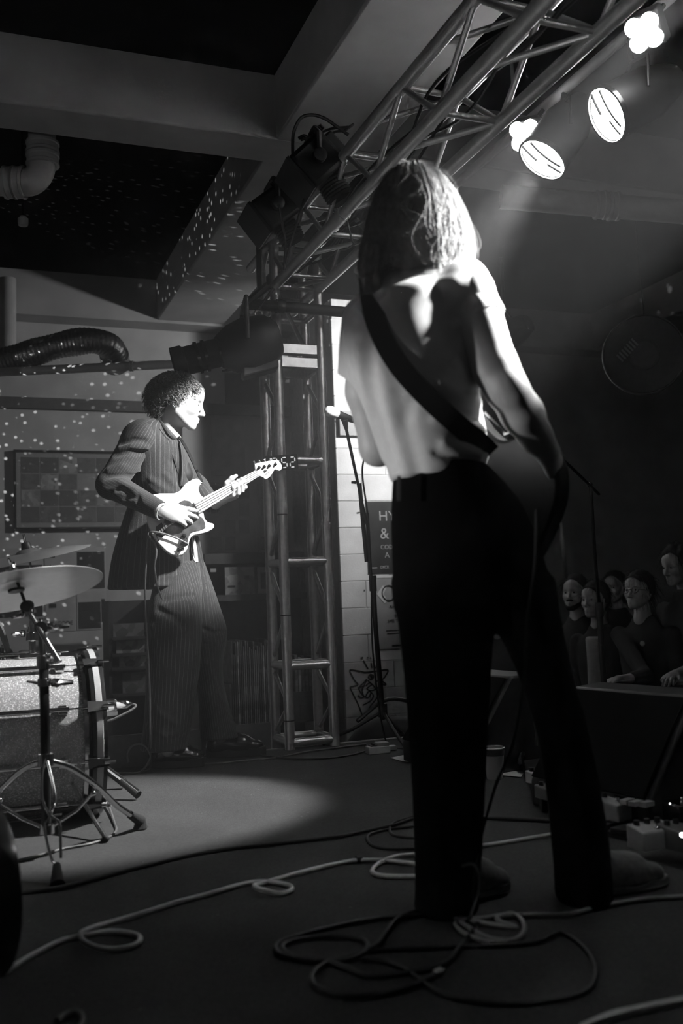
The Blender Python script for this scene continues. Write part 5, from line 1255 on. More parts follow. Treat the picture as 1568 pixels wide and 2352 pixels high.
b.chain([J(1080, 1330), J(1022, 1450), J(1029, 1700), J(1025, 2030)], [.06, .05, .04, .035], .01); b.chain([J(1100, 1330), J(1210, 1450, .0), J(1296, 1700, .01), J(1340, 2030, .02)], [.06, .045, .035, .033], .01)
v, f = b.mesh(.0055); build_mesh('body', v, f, 'skin', root)
# t-shirt
ts_ = SDF()
ts_.loft(rows([(640, 880, 1030, D, .075), (675, 838, 1068, D, .105), (710, 806, 1075, D, .125), (760, 785, 1062, D, .138), (820, 790, 1078, D, .142), (880, 812, 1094, D, .138), (940, 838, 1103, D, .132), (1000, 863, 1116, D, .128), (1050, 882, 1122, D, .128), (1085, 892, 1108, D, .130), (1104, 897, 1095, D, .130)], D, .13), k=.02, rnd=.012)
ts_.cap(J(880, 668, .02), J(1060, 645, -.02), .045, .05, .05)
sl = SDF(); sl.cap(J(1062, 672, -.04), J(1107, 733, -.065), .068, .057, .045); sl.cut(J(1108, 740, -.065), nrm(J(1118, 760, -.07) - J(1070, 670, -.04)))
sl2 = SDF(); sl2.cap(J(842, 735, .07), J(822, 865, .09), .062, .052, .05); sl2.cut(J(820, 868, .1), nrm(J(818, 865, .10) - J(842, 735, .07)))
ts_.cut(J(1000, 1103), nrm(UPV * -1 + RGT * .22))            # hem rises to the right
ts_.sub(sl, .045); ts_.sub(sl2, .04)
# folds
def sf(L, w_, a_):
    pts = []
    for x, y in L: pts.append(P(x, y, ts_.hit(x, y, 2.0, 2.6)))
    return pts, w_, a_
fl = [sf(*q) for q in [([(1050, 770), (1000, 830), (955, 900), (930, 960)], .016, -.006), ([(1060, 790), (1085, 850), (1095, 900)], .014, .007),
      ([(1040, 830), (1070, 870), (1095, 885)], .012, .008), ([(1010, 880), (1060, 910), (1100, 925)], .012, .009), ([(985, 905), (1050, 950), (1105, 965)], .012, -.008), ([(1000, 960), (1060, 975), (1110, 990)], .012, .008),
      ([(1020, 1020), (1070, 1035), (1100, 1045)], .010, .010), ([(1000, 1040), (1060, 1060), (1090, 1055)], .009, -.008), ([(850, 790), (852, 870), (870, 950), (900, 1040)], .02, -.009), ([(822, 800), (830, 880), (850, 960), (880, 1050)], .016, .008),
      ([(880, 830), (885, 920), (905, 1010), (930, 1080)], .018, .007), ([(920, 900), (935, 990), (960, 1080)], .018, -.006), ([(1075, 700), (1040, 740), (1030, 790)], .014, -.009), ([(1100, 690), (1060, 720), (1045, 750)], .012, .007),
      ([(1125, 700), (1090, 715), (1062, 728)], .010, -.007), ([(1000, 660), (1020, 700), (1015, 760)], .02, -.006), ([(900, 665), (960, 655), (1040, 650)], .02, .006)]]
for pts, w_, a_ in fl: ts_.ridge(pts, w_, a_)
v, f = ts_.mesh(.006); build_mesh('tshirt', v, f, 'tshirt', root)
cfl = nrm(J(1118, 760, -.07) - J(1070, 670, -.04)); MB().lathe([(.0555, -.016), (.0585, -.014), (.0585, -.002), (.0555, 0)], J(1106, 735, -.065), cfl, 36).build('sleeve_hem', 'tshirt', root)
# trousers
tr = SDF()
tr.loft(rows([(1065, 905, 1110, D, .125), (1130, 900, 1170, D, .135), (1200, 898, 1215, D, .14), (1300, 902, 1250, D, .14), (1400, 912, 1268, D, .125)], D, .13), k=.03)
tr.loft(rows([(1330, 905, 1135, D, .12), (1450, 917, 1132, D, .11), (1550, 928, 1126, D, .105), (1700, 940, 1118, D, .098), (1850, 948, 1111, D, .096), (1950, 952, 1106, D, .098), (2040, 953, 1100, D - .01, .105), (2088, 950, 1097, D - .01, .11)], D, .1), k=.03, rnd=.008)
tr.loft(rows([(1330, 1090, 1268, D, .12), (1450, 1145, 1290, D, .11), (1550, 1192, 1312, D, .10), (1700, 1238, 1352, D + .01, .095), (1850, 1260, 1382, D + .02, .095), (1950, 1270, 1396, D + .02, .10), (2063, 1278, 1404, D + .02, .108)], D, .1), k=.03, rnd=.008)
for L, w_, a_ in (([J(980, 1400, -.12), J(1000, 1700, -.1), J(1010, 2050, -.1)], .02, .006), ([J(1060, 1500, -.1), J(1040, 1640, -.1), J(1070, 1750, -.1)], .02, -.007), ([J(1180, 1500, -.1), J(1290, 1650, -.1), J(1340, 1850, -.08)], .02, .006), ([J(960, 1950, -.1), J(1030, 1990, -.12), J(1100, 1975, -.09)], .016, .008)): tr.ridge(L, w_, a_)
v, f = tr.mesh(.0075); build_mesh('trousers', v, f, 'trousers', root)
bl = [J(905, 1118), J(1100, 1085)]
MB().box(J(916, 1122, -.125), (.004, .004, .028), (RGT, FWD, UPV)).build('belt_loop', 'cablemid', root)
# sneakers
shoe('sneaker', root, G(1005, 2078), G(1166, 2040), 'sneaker', 'sneakersole', sole=.024, w=.044)
shoe('sneaker', root, G(1320, 2066), G(1528, 2028), 'sneaker', 'sneakersole', sole=.024, w=.046)
# hair
hr = SDF(); HR = [(390, 928, 962, D + .02, .03), (398, 902, 985, D + .02, .065), (420, 880, 1012, D + .02, .095), (455, 864, 1038, D + .02, .112), (500, 850, 1060, D + .02, .12), (550, 840, 1076, D + .02, .12), (590, 833, 1082, D + .02, .115), (615, 832, 1078, D + .02, .11)]
hrr = np.array(rows(HR, D, .1)); hrr = hrr[np.argsort(hrr[:, 0])]
inner = hrr.copy(); inner[:, 3:] -= .012; hr.loft(inner, k=.02, rnd=.02); hr.cap(J(850, 600, -.02), J(848, 660, -.03), .02, .014, .04)
v, f = hr.mesh(.006); hb_ = build_mesh('hair', v, f, 'hairunder', root)
S_, N_ = 6000, 22; dn = catmull(hrr, 12); dn[:, 0] = np.maximum.accumulate(dn[:, 0])
def hairpaths(S, N, jit, zend, wave, phi=None):
    phi = rng.uniform(0, 2 * math.pi, S) if phi is None else phi
    z1 = hrr[-1, 0]; ze = zend + rng.normal(0, .016, S); t_ = np.linspace(0, 1, N)
    zz = z1 - (z1 - ze)[:, None] * (t_[None, :] ** 1.25)
    out = []
    ph0 = rng.uniform(0, 6.28, S)[:, None]; wf = rng.uniform(1.0, 2.6, S)[:, None]; wa = rng.normal(0, wave, S)[:, None]
    cl_ = .07 * np.sin(phi * 9 + 1.0)[:, None] + .04 * np.sin(phi * 23)[:, None]
    pw = phi[:, None] + wa * np.sin(ph0 + wf * 6.28 * t_[None, :]) * t_[None, :] + cl_ * t_[None, :] ** 1.5
    cx, cy, a, bb = [np.interp(zz, dn[:, 0], dn[:, i]) for i in (1, 2, 3, 4)]
    sc_ = 1 + rng.normal(0, jit, S)[:, None] + .02 * np.sin(phi * 14)[:, None] * t_[None, :]
    return np.stack([cx + a * sc_ * np.cos(pw), cy + bb * sc_ * np.sin(pw), zz], -1)
zend = float(J(960, 612)[2])
hairmesh('hair_strands', hairpaths(S_, N_, .035, zend, .10), .0011, .0005, 'hairlight', hb_)
fly = hairpaths(420, N_, .10, zend + .02, .3); hairmesh('stray_strands', fly, .0006, .0003, 'hairlight', hb_)
ll = []
for i in range(240):
    x0 = rng.uniform(834, 868); ll.append(catmull([J(x0 + 6, 560, rng.uniform(-.09, -.02)), J(x0 - 2, 610, rng.uniform(-.09, -.03)), J(x0 + rng.normal(0, 4), 645 + rng.normal(0, 12), rng.uniform(-.09, -.05)), J(x0 + 6 + rng.normal(0, 6), 672 + rng.normal(0, 10), -.08)], 5))
hairmesh('side_lock', np.array(ll), .0011, .0005, 'hairlight', hb_)
# strap over the left shoulder, lying on the back
sp_ = catmull([(846, 640), (852, 690), (866, 745), (888, 795), (920, 845), (962, 893), (1008, 938), (1058, 982), (1108, 1022), (1126, 1040)], 5)
pts = []; wv3 = []
for i, (x, y) in enumerate(sp_):
    pts.append(P(x, y, min(ts_.hit(x, y, 2.0, 2.7), 2.5) - .004))
pts = np.array(pts); tg = np.gradient(sp_, axis=0); 
for (tx, ty) in tg: n2 = nrm(np.array([-ty, tx])); wv3.append(nrm(RGT * n2[0] - UPV * n2[1]))
dd_ = (pts - CAM) @ FWD
for _ in range(6): dd_[1:-1] = np.minimum(dd_[1:-1], (dd_[:-2] + dd_[2:]) / 2) * .5 + (dd_[:-2] + dd_[2:]) * .25
pts = np.array([P(x, y, q_ - .005) for (x, y), q_ in zip(sp_, dd_)])
st = thing('guitar_strap', 'wide black guitar strap crossing the back of the white t shirt', 'strap', pts[-1])
ribbon('strap', pts, np.array(wv3), 23 / F * D, .003, 'strap', st)
# electric guitar hanging in front of the right hip, dark
go = J(1138, 1120, .20); gx = nrm(RGT * -.50 + FWD * .78 + Z * .36); gn = nrm(np.cross(gx, Z) * 1.0); gn = nrm(gn if gn @ FWD > 0 else -gn); gy = np.cross(gn, gx); gy = gy if gy[2] > 0 else -gy
t = thing('electric_guitar', 'dark electric guitar at the right hip of the guitarist', 'guitar', go)
ol = [(-.235, .0), (-.225, .09), (-.17, .155), (-.08, .165), (.0, .125), (.07, .135), (.14, .165), (.19, .155), (.18, .11), (.13, .06), (.13, -.02), (.17, -.07), (.165, -.11), (.11, -.135), (.03, -.115), (-.05, -.135), (-.13, -.17), (-.2, -.13)]
op = catmull(ol, 5, closed=True)
MB().prism([go + gx * a_ + gy * b_ - gn * .022 for a_, b_ in op], gn * .044).build('body', 'guitardark', t, bevel=.008)
MB().prism([go + gx * a_ * .8 + gy * (b_ * .7 - .02) + gn * .0225 for a_, b_ in op], gn * .003).build('pickguard', 'guard', t)
MB().prism([go + gx * a_ + gy * b_ + gn * .02 for a_, b_ in ((.1, .028), (.1, -.028), (.62, -.021), (.62, .021))], gn * .022).build('neck', 'maple', t, bevel=.005)
MB().prism([go + gx * a_ + gy * b_ + gn * .022 for a_, b_ in ((.62, .022), (.62, -.022), (.66, -.04), (.72, -.03), (.80, .015), (.80, .045), (.77, .055))], gn * .015).build('headstock', 'maple', t)
for k in range(6): MB().tube([go + gx * -.15 + gy * (-.026 + .0104 * k) + gn * .048, go + gx * .62 + gy * (-.018 + .0072 * k) + gn * .046], .0006, 4).build('string', 'chrome', t)
MB().box(go + gx * -.15 + gn * .034, (.015, .035, .01), (gx, gy, gn)).build('bridge', 'chrome', t)
for x_ in (-.02, .06): MB().box(go + gx * x_ + gn * .03, (.012, .036, .008), (gx, gy, gn)).build('pickup', 'black', t, bevel=.003)
for px, py, dd in ((1283, 1103, .1), (1297, 1144, .1), (1292, 1132, .1), (1236, 1013, .02)): MB().sphere(J(px, py, dd), .0075, 10).build('edge_glint', 'chrome', t)  # chrome balls standing in for highlights along the guitar edge
MB().tube([J(1112, 946, .05), J(1130, 965, .06), J(1152, 988, .08), J(1164, 1000, .1)], .0028, 8).build('tremolo_arm', 'chrome', t)
MB().tube([J(1158, 998, .09), J(1180, 988, .07), J(1192, 984, .06)], .004, 8).build('strap_pin', 'chrome', t)
MB().tube(catmull([J(1232, 1012, .02), J(1250, 1040, .03), J(1262, 1075, .05)], 5), .0045, 8).build('edge_binding', 'chrome', t)
o = MB().tube(catmull([J(1255, 1145, .1), J(1275, 1165, .08), J(1285, 1200, .03), J(1292, 1260, -.02), J(1300, 1330, -.03)], 6), .0042, 8).build('strap_tail', 'cablemid'); tag(o, 'dangling grey lead curving below the dark guitar', 'cable')
o = MB().tube(catmull([J(1232, 1170, -.16), J(1228, 1300, -.17), J(1210, 1430, -.16), J(1203, 1560, -.12), J(1180, 1700, -.06), J(1140, 1800, 0), J(1110, 1900, 0), J(1092, 1990, -.08), J(1086, 2050, -.1), G(1084, 2100) + Z * .006, G(1070, 2125) + Z * .006], 8), .0036, 8).build('guitar_cable', 'cabledark'); tag(o, 'thin guitar cable hanging down in front of the dark trousers', 'cable')
o = MB().tube(catmull([J(1060, 1990, -.13), J(1085, 1985, -.13), J(1100, 2010, -.13), J(1098, 2050, -.13), J(1085, 2090, -.14), G(1075, 2120) + Z * .01, G(1030, 2110) + Z * .01], 8), .0036, 8).build('guitar_cable', 'cablemid'); tag(o, 'upright loop of cable leaning on the guitarist left trouser leg', 'cable')
# ================================================================== BASSIST
D = 4.66
root = thing('person', 'bass player in a dark pinstripe suit standing in profile with curly hair', 'person', G(450, 1760))
J = lambda x, y, dd=0: P(x, y, D + dd)
BD = lambda x, y: 4.40 + ((x - 430) * .30 - (y - 1180) * .15) / 492
Q = lambda x, y, dd=0: P(x, y, BD(x, y) + dd)
h = Frame(J(413, 921, -.02), RGT * math.cos(math.radians(12)) - UPV * math.sin(math.radians(12)) + FWD * .04, UPV)
b = SDF(); add_head(b, h); b.cap(h(-.035, 0, -.05), J(388, 1000, .02), .050, .056, .03); b.cap(J(388, 1000, .02), J(375, 1030, .02), .056, .075, .03)
for i in (-1, 1): b.cap(h(-.02, .045 * i, -.06), J(408, 1008, .02 - .03 * i), .012, .012, .02)
hands = SDF()
wr = Q(372, 1170, -.05)
fdir = nrm(Q(440, 1188, -.045) - wr); add_hand(hands, wr, fdir, nrm(FWD + UPV * -.35), 1, (.22, .3, .42, .5), .10, 1.06, (.8, .25, .5))
# fretting hand
LH = lambda x, y, dd: Q(x, y, dd)
hands.cap(LH(506, 1146, .11), LH(536, 1138, .07), .024, .022, .02); hands.cap(LH(490, 1160, .20), LH(508, 1146, .11), .027, .025, .02)
for pl in ([(520, 1144, .06), (535, 1137, .005), (536, 1120, -.014), (531, 1110, -.006)], [(529, 1142, .06), (547, 1133, .004), (545, 1116, -.014), (538, 1107, -.006)], [(536, 1138, .06), (556, 1127, .005), (553, 1111, -.014), (546, 1103, -.006)], [(541, 1133, .06), (563, 1119, .008), (560, 1105, -.012), (554, 1099, -.006)]):
    hands.chain([LH(*q) for q in pl], [.0105, .0095, .0088, .0076], .006)
hands.chain([LH(514, 1134, .08), LH(521, 1110, .055), LH(532, 1099, .045), LH(542, 1093, .04)], [.016, .0115, .0112, .0085], .008)
b.loft(rows([(1015, 345, 395), (1100, 325, 395), (1200, 325, 400), (1290, 330, 410)], D + .03, .07), k=.02)
b.chain([J(400, 1280, -.02), J(400, 1400, -.09), J(395, 1530, -.1), J(385, 1720, -.12)], [.05, .05, .045, .035], .03); b.chain([J(420, 1280, .05), J(455, 1380, .11), J(480, 1470, .12), J(505, 1690, .14)], [.05, .045, .045, .035], .03)
b.chain([J(385, 1050, .10), J(402, 1060, .13), J(446, 1122, .12), LH(490, 1160, .20)], [.03, .03, .028, .022], .008); b.chain([J(340, 1030, -.05), J(318, 1020, -.1), J(262, 1112, -.17), wr], [.04, .038, .03, .02], .008)
b.ops += hands.ops
v, f = b.mesh(.003); body = build_mesh('body', v, f, 'skin', root)
for i in (-1, 1):
    MB().lathe([(0, .0005), (.0055, .0004), (.0062, -.001)], h(.0933, .0315 * i, -.001), h.x, 14).build('iris', 'ink', root)
    MB().tube([h(.094, .016 * i, .018), h(.094, .03 * i, .0215), h(.083, .047 * i, .017)], [.003, .0036, .002], 6).build('eyebrow', 'hairdark', root)
# curly hair
hs = SDF(); A = h.A; hs.ell(h(-.026, 0, .040), (.096, .077, .084), A, .02); hs.ell(h(-.075, 0, -.02), (.055, .062, .075), A, .04); hs.cut(h(.062, 0, .05), h.x + h.z * -.25)
v, f = hs.mesh(.005); hb_ = build_mesh('hair', v, f, 'hairbase', root)
S = 2500; N = 28; paths = []
while len(paths) < S:
    th = rng.uniform(0, 2 * math.pi); cz = rng.uniform(-.85, 1); sr = math.sqrt(1 - cz * cz); n0 = np.array([sr * math.cos(th), sr * math.sin(th), cz])
    p = np.array([-.02, 0, .035]) + n0 * np.array([.098, .079, .092])
    hl = .062 if abs(p[1]) < .05 else .045
    if p[0] > hl + (p[2] - .085) * .3 and p[2] < .105: continue
    if p[2] < -.005 and p[0] > -.005: continue
    if p[0] > .02 and p[2] < .03: continue
    if p[0] > -.045 and p[2] < .012: continue
    ln = rng.uniform(.05, .10) * (.95 if p[0] < -.04 else (.75 if p[0] > .03 else 1)); out = n0 * np.array([1, 1, .6]); g_ = np.array([-.15 if p[0] < .04 else .25, 0, -.9])
    t_ = np.linspace(0, 1, N)[:, None]; cen = p + out * ln * .55 * (1 - (1 - t_) ** 2) + g_ * ln * .62 * t_ ** 1.6
    e1 = nrm(np.cross(n0, [.3, .2, .9])); e2 = np.cross(n0, e1); tw = rng.uniform(1.4, 3.2) * 2 * math.pi; p0 = rng.uniform(0, 6.3); rr = rng.uniform(.005, .012) * np.minimum(1, t_ * 3)
    loc = cen + rr * (e1 * np.cos(p0 + tw * t_) + (e2 * .7 + np.array([0, 0, .5])) * np.sin(p0 + tw * t_))
    paths.append(h.o + loc @ A.T)
hairmesh('curls', np.array(paths), .0018, .0008, 'hairdark', hb_, 3)
# ---- suit
def stripe_of(axis_a, axis_b, ref):
    ax = nrm(axis_b - axis_a); x = nrm(ref - ax * (ref @ ax)); y = np.cross(ax, x)
    def fn(v):
        q = v - axis_a; rad = np.linalg.norm(q - np.outer(q @ ax, ax), axis=1); return np.arctan2(q @ y, q @ x) * .095
    return fn
jk = SDF()
jk.loft(rows([(960, 354, 368, D - .01, .05), (972, 336, 379, D, .10), (985, 317, 390, D, .14), (1003, 300, 404, D, .165), (1022, 294, 421, D, .17), (1045, 290, 432, D, .168), (1090, 292, 438, D, .158), (1150, 296, 440, D, .148), (1185, 286, 440, D, .148), (1235, 270, 441, D, .155), (1290, 256, 442, D, .165), (1352, 248, 440, D, .175)], D, .15), k=.03, rnd=.012)
jk.cap(J(330, 995, -.12), J(318, 1015, -.13), .055, .06, .05)
jk.cut(J(400, 985, 0), nrm(RGT * .85 + UPV * .55))           # open collar
for L, w_, a_ in (([(330, 1120), (370, 1150), (420, 1165)], .014, -.010), ([(345, 1100), (380, 1125), (415, 1135)], .012, .008), ([(395, 1060), (415, 1110), (425, 1150)], .014, -.012), ([(380, 1090), (405, 1120), (412, 1150)], .012, .008), ([(300, 1230), (295, 1300), (285, 1350)], .016, .009), ([(330, 1240), (330, 1300), (335, 1350)], .016, -.008), ([(350, 1330), (390, 1320), (430, 1325)], .014, .006)):
    jk.ridge([P(x, y, jk.hit(x, y, 4.2, 4.9)) for x, y in L], w_, a_)
v, f = jk.mesh(.0065); sf_ = stripe_of(J(370, 1350), J(372, 960), RGT * -1 + FWD * .6); jko = build_mesh('jacket', v, f, 'suit', root, sf_(v))
# near sleeve
s1 = SDF(); sh, el, cu = J(322, 1006, -.13), J(254, 1113, -.19), Q(366, 1172, -.045)
s1.cap(sh, el, .074, .062, .03); s1.cap(el, cu, .062, .043, .025); s1.cap(J(330, 990, -.1), sh, .05, .07, .05)
s1.cut(cu + nrm(cu - el) * .012, nrm(cu - el))
for L, w_, a_ in (([(250, 1080), (280, 1070), (320, 1080)], .012, .011), ([(245, 1095), (285, 1092), (320, 1098)], .010, -.011), ([(268, 1045), (300, 1038), (335, 1040)], .012, -.010), ([(280, 1020), (305, 1010), (330, 1012)], .011, -.009), ([(275, 1030), (300, 1024), (335, 1028)], .011, .009), ([(240, 1112), (270, 1105), (310, 1125)], .010, .012), ([(255, 1130), (280, 1122), (300, 1140)], .010, -.010), ([(290, 1145), (315, 1140), (325, 1170)], .012, -.008), ([(235, 1120), (262, 1128), (280, 1150)], .012, .009)):
    s1.ridge([P(x, y, s1.hit(x, y, 4.2, 4.8)) for x, y in L], w_, a_ * 1.5)
v, f = s1.mesh(.0055); fu, ff = stripe_of(el, sh, -FWD), stripe_of(el, cu, -FWD)
tt = ((v - el) @ nrm(cu - el)) - ((v - el) @ nrm(sh - el)); build_mesh('sleeve', v, f, 'suit', root, np.where(tt > 0, ff(v) * .7, fu(v) * .8))
MB().lathe([(.036, -.02), (.0385, -.02), (.0375, .022), (.034, .022)], cu, cu - el, 28).build('shirt_cuff', 'shirtwhite', root)
# far sleeve
s2 = SDF(); s2.cap(J(404, 1052, .14), J(448, 1122, .12), .052, .055, .03); s2.cap(J(452, 1120, .12), LH(488, 1160, .21), .058, .042, .03); v, f = s2.mesh(.008); build_mesh('sleeve', v, f, 'suit', root, stripe_of(J(418, 1010, .14), J(452, 1120, .12), -FWD)(v) * .8)
# far front flap of the jacket, lapels, shirt
def onjk(L, off, thick, name, mt):
    o_ = MB().prism([P(x, y, jk.hit(x, y, 4.2, 4.95) - off) for x, y in L], FWD * thick).build(name, mt, root, smooth=False); return o_
MB().prism([J(441, 1200, -.02), J(458, 1240, .0), J(468, 1296, .01), J(466, 1310, .01), J(456, 1306, .0), J(446, 1270, -.02)], FWD * .012).build('jacket_flap', 'suit', root)
MB().prism([J(446, 1232, -.05), J(452, 1258, -.04), J(455, 1290, -.04), J(448, 1292, -.05), J(444, 1255, -.06)], FWD * .006).build('shirt_tail', 'paperdim', root)
lap = [(354, 962), (366, 984), (379, 1003), (389, 1010), (384, 1016), (397, 1048), (408, 1084), (417, 1120), (424, 1092), (424, 1056), (415, 1026), (402, 1008), (386, 990), (364, 960)]
S_ = SDF(); 
lp_ = [P(x, y, min(jk.hit(x, y, 4.2, 4.95), 4.62) - .005) for x, y in lap]; me_ = MB().prism(lp_, FWD * .008).build('lapel', 'suit', root, smooth=False)
a = me_.data.attributes.new('stripe', 'FLOAT', 'POINT'); a.data.foreach_set('value', [((x - .35 * y) / 492) for x, y in lap] * 2)
for nm in ('jacket_flap',):
    o_ = [c for c in root.children if c.name.startswith(nm)][0]; a = o_.data.attributes.new('stripe', 'FLOAT', 'POINT'); a.data.foreach_set('value', [.01 * i for i in range(len(o_.data.vertices))])
MB().tube(catmull([J(362, 958, -.05), J(374, 978, -.10), J(388, 998, -.12), J(399, 1009, -.09), J(410, 1010, -.02)], 5), .008, 8).build('shirt_collar', 'shirtblack', root)
sh_ = SDF(); sh_.cap(J(396, 1032, -.01), J(418, 1090, -.02), .05, .05, .03); v, f = sh_.mesh(.008); build_mesh('shirt', v, f, 'shirtblack', root)
# ---- trousers
tn = SDF(); tn.loft(rows([(1290, 370, 455, D - .01, .08), (1345, 352, 462, D - .03, .11), (1400, 342, 463, D - .07, .12), (1450, 340, 463, D - .09, .118), (1500, 338, 461, D - .10, .11), (1550, 336, 457, D - .11, .105), (1600, 334, 449, D - .12, .10), (1650, 331, 441, D - .13, .10), (1690, 327, 435, D - .13, .10), (1722, 322, 428, D - .13, .10)], D, .1), k=.02, rnd=.008)
for L, w_, a_ in (([(350, 1440), (365, 1500), (380, 1540)], .014, .010), ([(365, 1400), (400, 1420), (420, 1440)], .014, -.012), ([(380, 1380), (410, 1372), (440, 1368)], .012, -.010), ([(345, 1600), (370, 1640), (400, 1660)], .014, .009), ([(340, 1670), (380, 1690), (420, 1680)], .012, .010), ([(420, 1560), (400, 1620), (385, 1690)], .012, -.008)):
    tn.ridge([P(x, y, tn.hit(x, y, 4.2, 4.9)) for x, y in L], w_, a_)
v, f = tn.mesh(.007); build_mesh('trouser_leg', v, f, 'suit', root, stripe_of(J(380, 1720, -.12), J(400, 1330, -.08), RGT * -1 + FWD * .4)(v) * .85)
tf = SDF(); tf.loft(rows([(1290, 400, 468, D + .06, .10), (1340, 415, 486, D + .08, .105), (1390, 425, 503, D + .1, .105), (1440, 435, 519, D + .11, .10), (1470, 440, 521, D + .12, .10), (1510, 445, 513, D + .12, .095), (1560, 450, 512, D + .13, .09), (1600, 455, 520, D + .13, .09), (1650, 458, 534, D + .14, .09), (1696, 458, 547, D + .14, .09)], D + .1, .1), k=.02, rnd=.008)
for L, w_, a_ in (([(470, 1445), (490, 1455), (515, 1450)], .010, -.012), ([(472, 1470), (495, 1478), (515, 1470)], .010, .010), ([(470, 1520), (490, 1560), (500, 1600)], .012, .009), ([(470, 1660), (500, 1672), (540, 1665)], .012, .010)):
    tf.ridge([P(x, y, tf.hit(x, y, 4.4, 5.0)) for x, y in L], w_, a_)
v, f = tf.mesh(.007); build_mesh('trouser_leg', v, f, 'suit', root, stripe_of(J(500, 1700, .12), J(450, 1300, .1), FWD + RGT * -.5)(v) * .8)
shoe('derby', root, G(345, 1766), G(470, 1760), 'leather', 'sole', sole=.045, w=.052, hgt=.11)
shoe('derby', root, G(472, 1742), G(612, 1734), 'leather', 'sole', sole=.045, w=.052, hgt=.11)
# ---- bass guitar
t = thing('bass_guitar', 'white offset bass guitar held by the bass player', 'guitar', Q(410, 1190))
zc = lambda L: [(300 + x / 7.127, 1050 + y / 7.127) for x, y in L]
ol = [(1190, 660), (1140, 610), (1112, 540), (1110, 490), (1132, 450), (1152, 412), (1140, 378), (1110, 355), (1070, 348), (1010, 365), (950, 395), (890, 440), (840, 505), (800, 550), (760, 575), (700, 590), (600, 592), (480, 592), (400, 600), (340, 622), (300, 680), (272, 780), (258, 900), (258, 1000), (275, 1090), (305, 1160), (340, 1240), (385, 1325), (440, 1395), (510, 1470), (580, 1540), (650, 1588), (720, 1612), (790, 1615), (850, 1590), (900, 1540), (935, 1480), (950, 1410), (965, 1350), (990, 1300), (1040, 1272), (1120, 1260), (1200, 1240), (1270, 1215), (1330, 1180), (1363, 1142), (1370, 1110), (1350, 1085), (1310, 1075), (1270, 1070), (1235, 1040), (1205, 990), (1195, 930), (1150, 830)]
bo = [Q(x, y) for x, y in zc(ol)]; off = FWD * .04 - RGT * .008 - UPV * .008
nB = nrm(np.cross(Q(500, 1180) - Q(400, 1180), Q(430, 1100) - Q(430, 1250))); nB = nB if nB @ FWD < 0 else -nB
MB().prism(bo, off).build('body', 'bassbody', t, bevel=.007)
def plate(L, th, name, mt, lift=.0): return MB().prism([Q(x, y) + nB * (th + lift) for x, y in zc(L)], -nB * th).build(name, mt, t)
plate([(880, 706), (960, 722), (1000, 765), (1100, 940), (1185, 1010), (1220, 1095), (1216, 1165), (1130, 1200), (1040, 1217), (975, 1250), (948, 1310), (933, 1390), (860, 1490), (785, 1600), (748, 1578), (765, 1470), (800, 1320), (760, 1292), (690, 1300), (630, 1275), (580, 1230), (540, 1090), (560, 980), (700, 850), (760, 775), (820, 725)], .003, 'pickguard', 'guard')
plate([(790, 790), (860, 735), (930, 740), (970, 775), (900, 830), (840, 815)], .009, 'pickup_cover', 'guard')
plate([(985, 905), (1085, 945), (1010, 1010), (905, 850)], .006, 'pickup', 'black')
plate([(415, 1140), (500, 1075), (595, 1240), (470, 1365), (440, 1340), (400, 1240)], .010, 'bridge', 'black')
for k in range(4): plate([(455 + 32 * k, 1215 - 28 * k), (475 + 32 * k, 1200 - 28 * k), (500 + 32 * k, 1240 - 28 * k), (480 + 32 * k, 1255 - 28 * k)], .014, 'saddle', 'chrome')
for kx, ky, r in ((872, 1290, .008), (850, 1415, .008), (790, 1520, .006)):
    c = Q(*zc([(kx, ky)])[0]) + nB * .003; kb = MB().lathe([(r * 1.2, 0), (r * 1.15, .006), (r * .9, .016), (0, .017)], c, nB, 16).build('control_knob', 'blackgloss', t)
for kx, ky in ((1118, 962), (1060, 1200), (1214, 1142), (830, 1225), (768, 1545), (915, 1330)): MB().sphere(Q(*zc([(kx, ky)])[0]) + nB * .003, .0028, 8).build('screw', 'chrome', t)
NK = [(470, 1141), (586, 1081), (594.5, 1094), (470, 1172.5), (455.5, 1181), (443, 1155)]
MB().prism([Q(x, y) + nB * .012 for x, y in NK], -nB * .028).build('neck', 'maple', t, bevel=.004)
pA, pB = np.array([449., 1168.]), np.array([590., 1087.5]); Ls = np.linalg.norm(pB - pA)
pdv = (pB - pA) / Ls; pn = np.array([-pdv[1], pdv[0]])
for i in range(17):
    s_ = 1 - .5 ** (i / 12); cpt = pB - pdv * (Ls / (1 - .5 ** (17 / 12))) * s_; hw = 7.2 + (15.5 - 7.2) * min(1, np.linalg.norm(cpt - pB) / Ls)
    a_, b_ = cpt - pn * hw, cpt + pn * hw; MB().tube([Q(*a_) + nB * .0125, Q(*b_) + nB * .0125], .0007, 5).build('fret', 'alu', t)
end = np.array([372., 1226.])
for k in range(4):
    o_ = (k - 1.5) / 1.5; a_ = np.array(zc([(470 + 34 * k, 1235 - 28 * k)])[0]); b_ = pB + pn * o_ * 5.6
    MB().tube([Q(*a_) + nB * .015, Q(*(pA + pn * o_ * 8.2)) + nB * .0165, Q(*b_) + nB * .0145], .0009, 5).build('string', 'chrome', t)
hz = lambda L: [(560 + x / 11.2, 1020 + y / 11.2) for x, y in L]
HS = [(265, 520), (300, 505), (430, 475), (560, 455), (700, 425), (800, 415), (870, 430), (930, 490), (965, 570), (960, 640), (930, 685), (890, 695), (850, 680), (815, 660), (780, 665), (750, 700), (720, 760), (660, 840), (600, 890), (545, 920), (520, 900), (480, 860), (420, 835), (365, 830), (310, 740), (280, 650)]
hsx = [Q(x, y) + nB * .008 for x, y in hz(HS)]; MB().prism(hsx, -nB * .016).build('headstock', 'maple', t, bevel=.002)
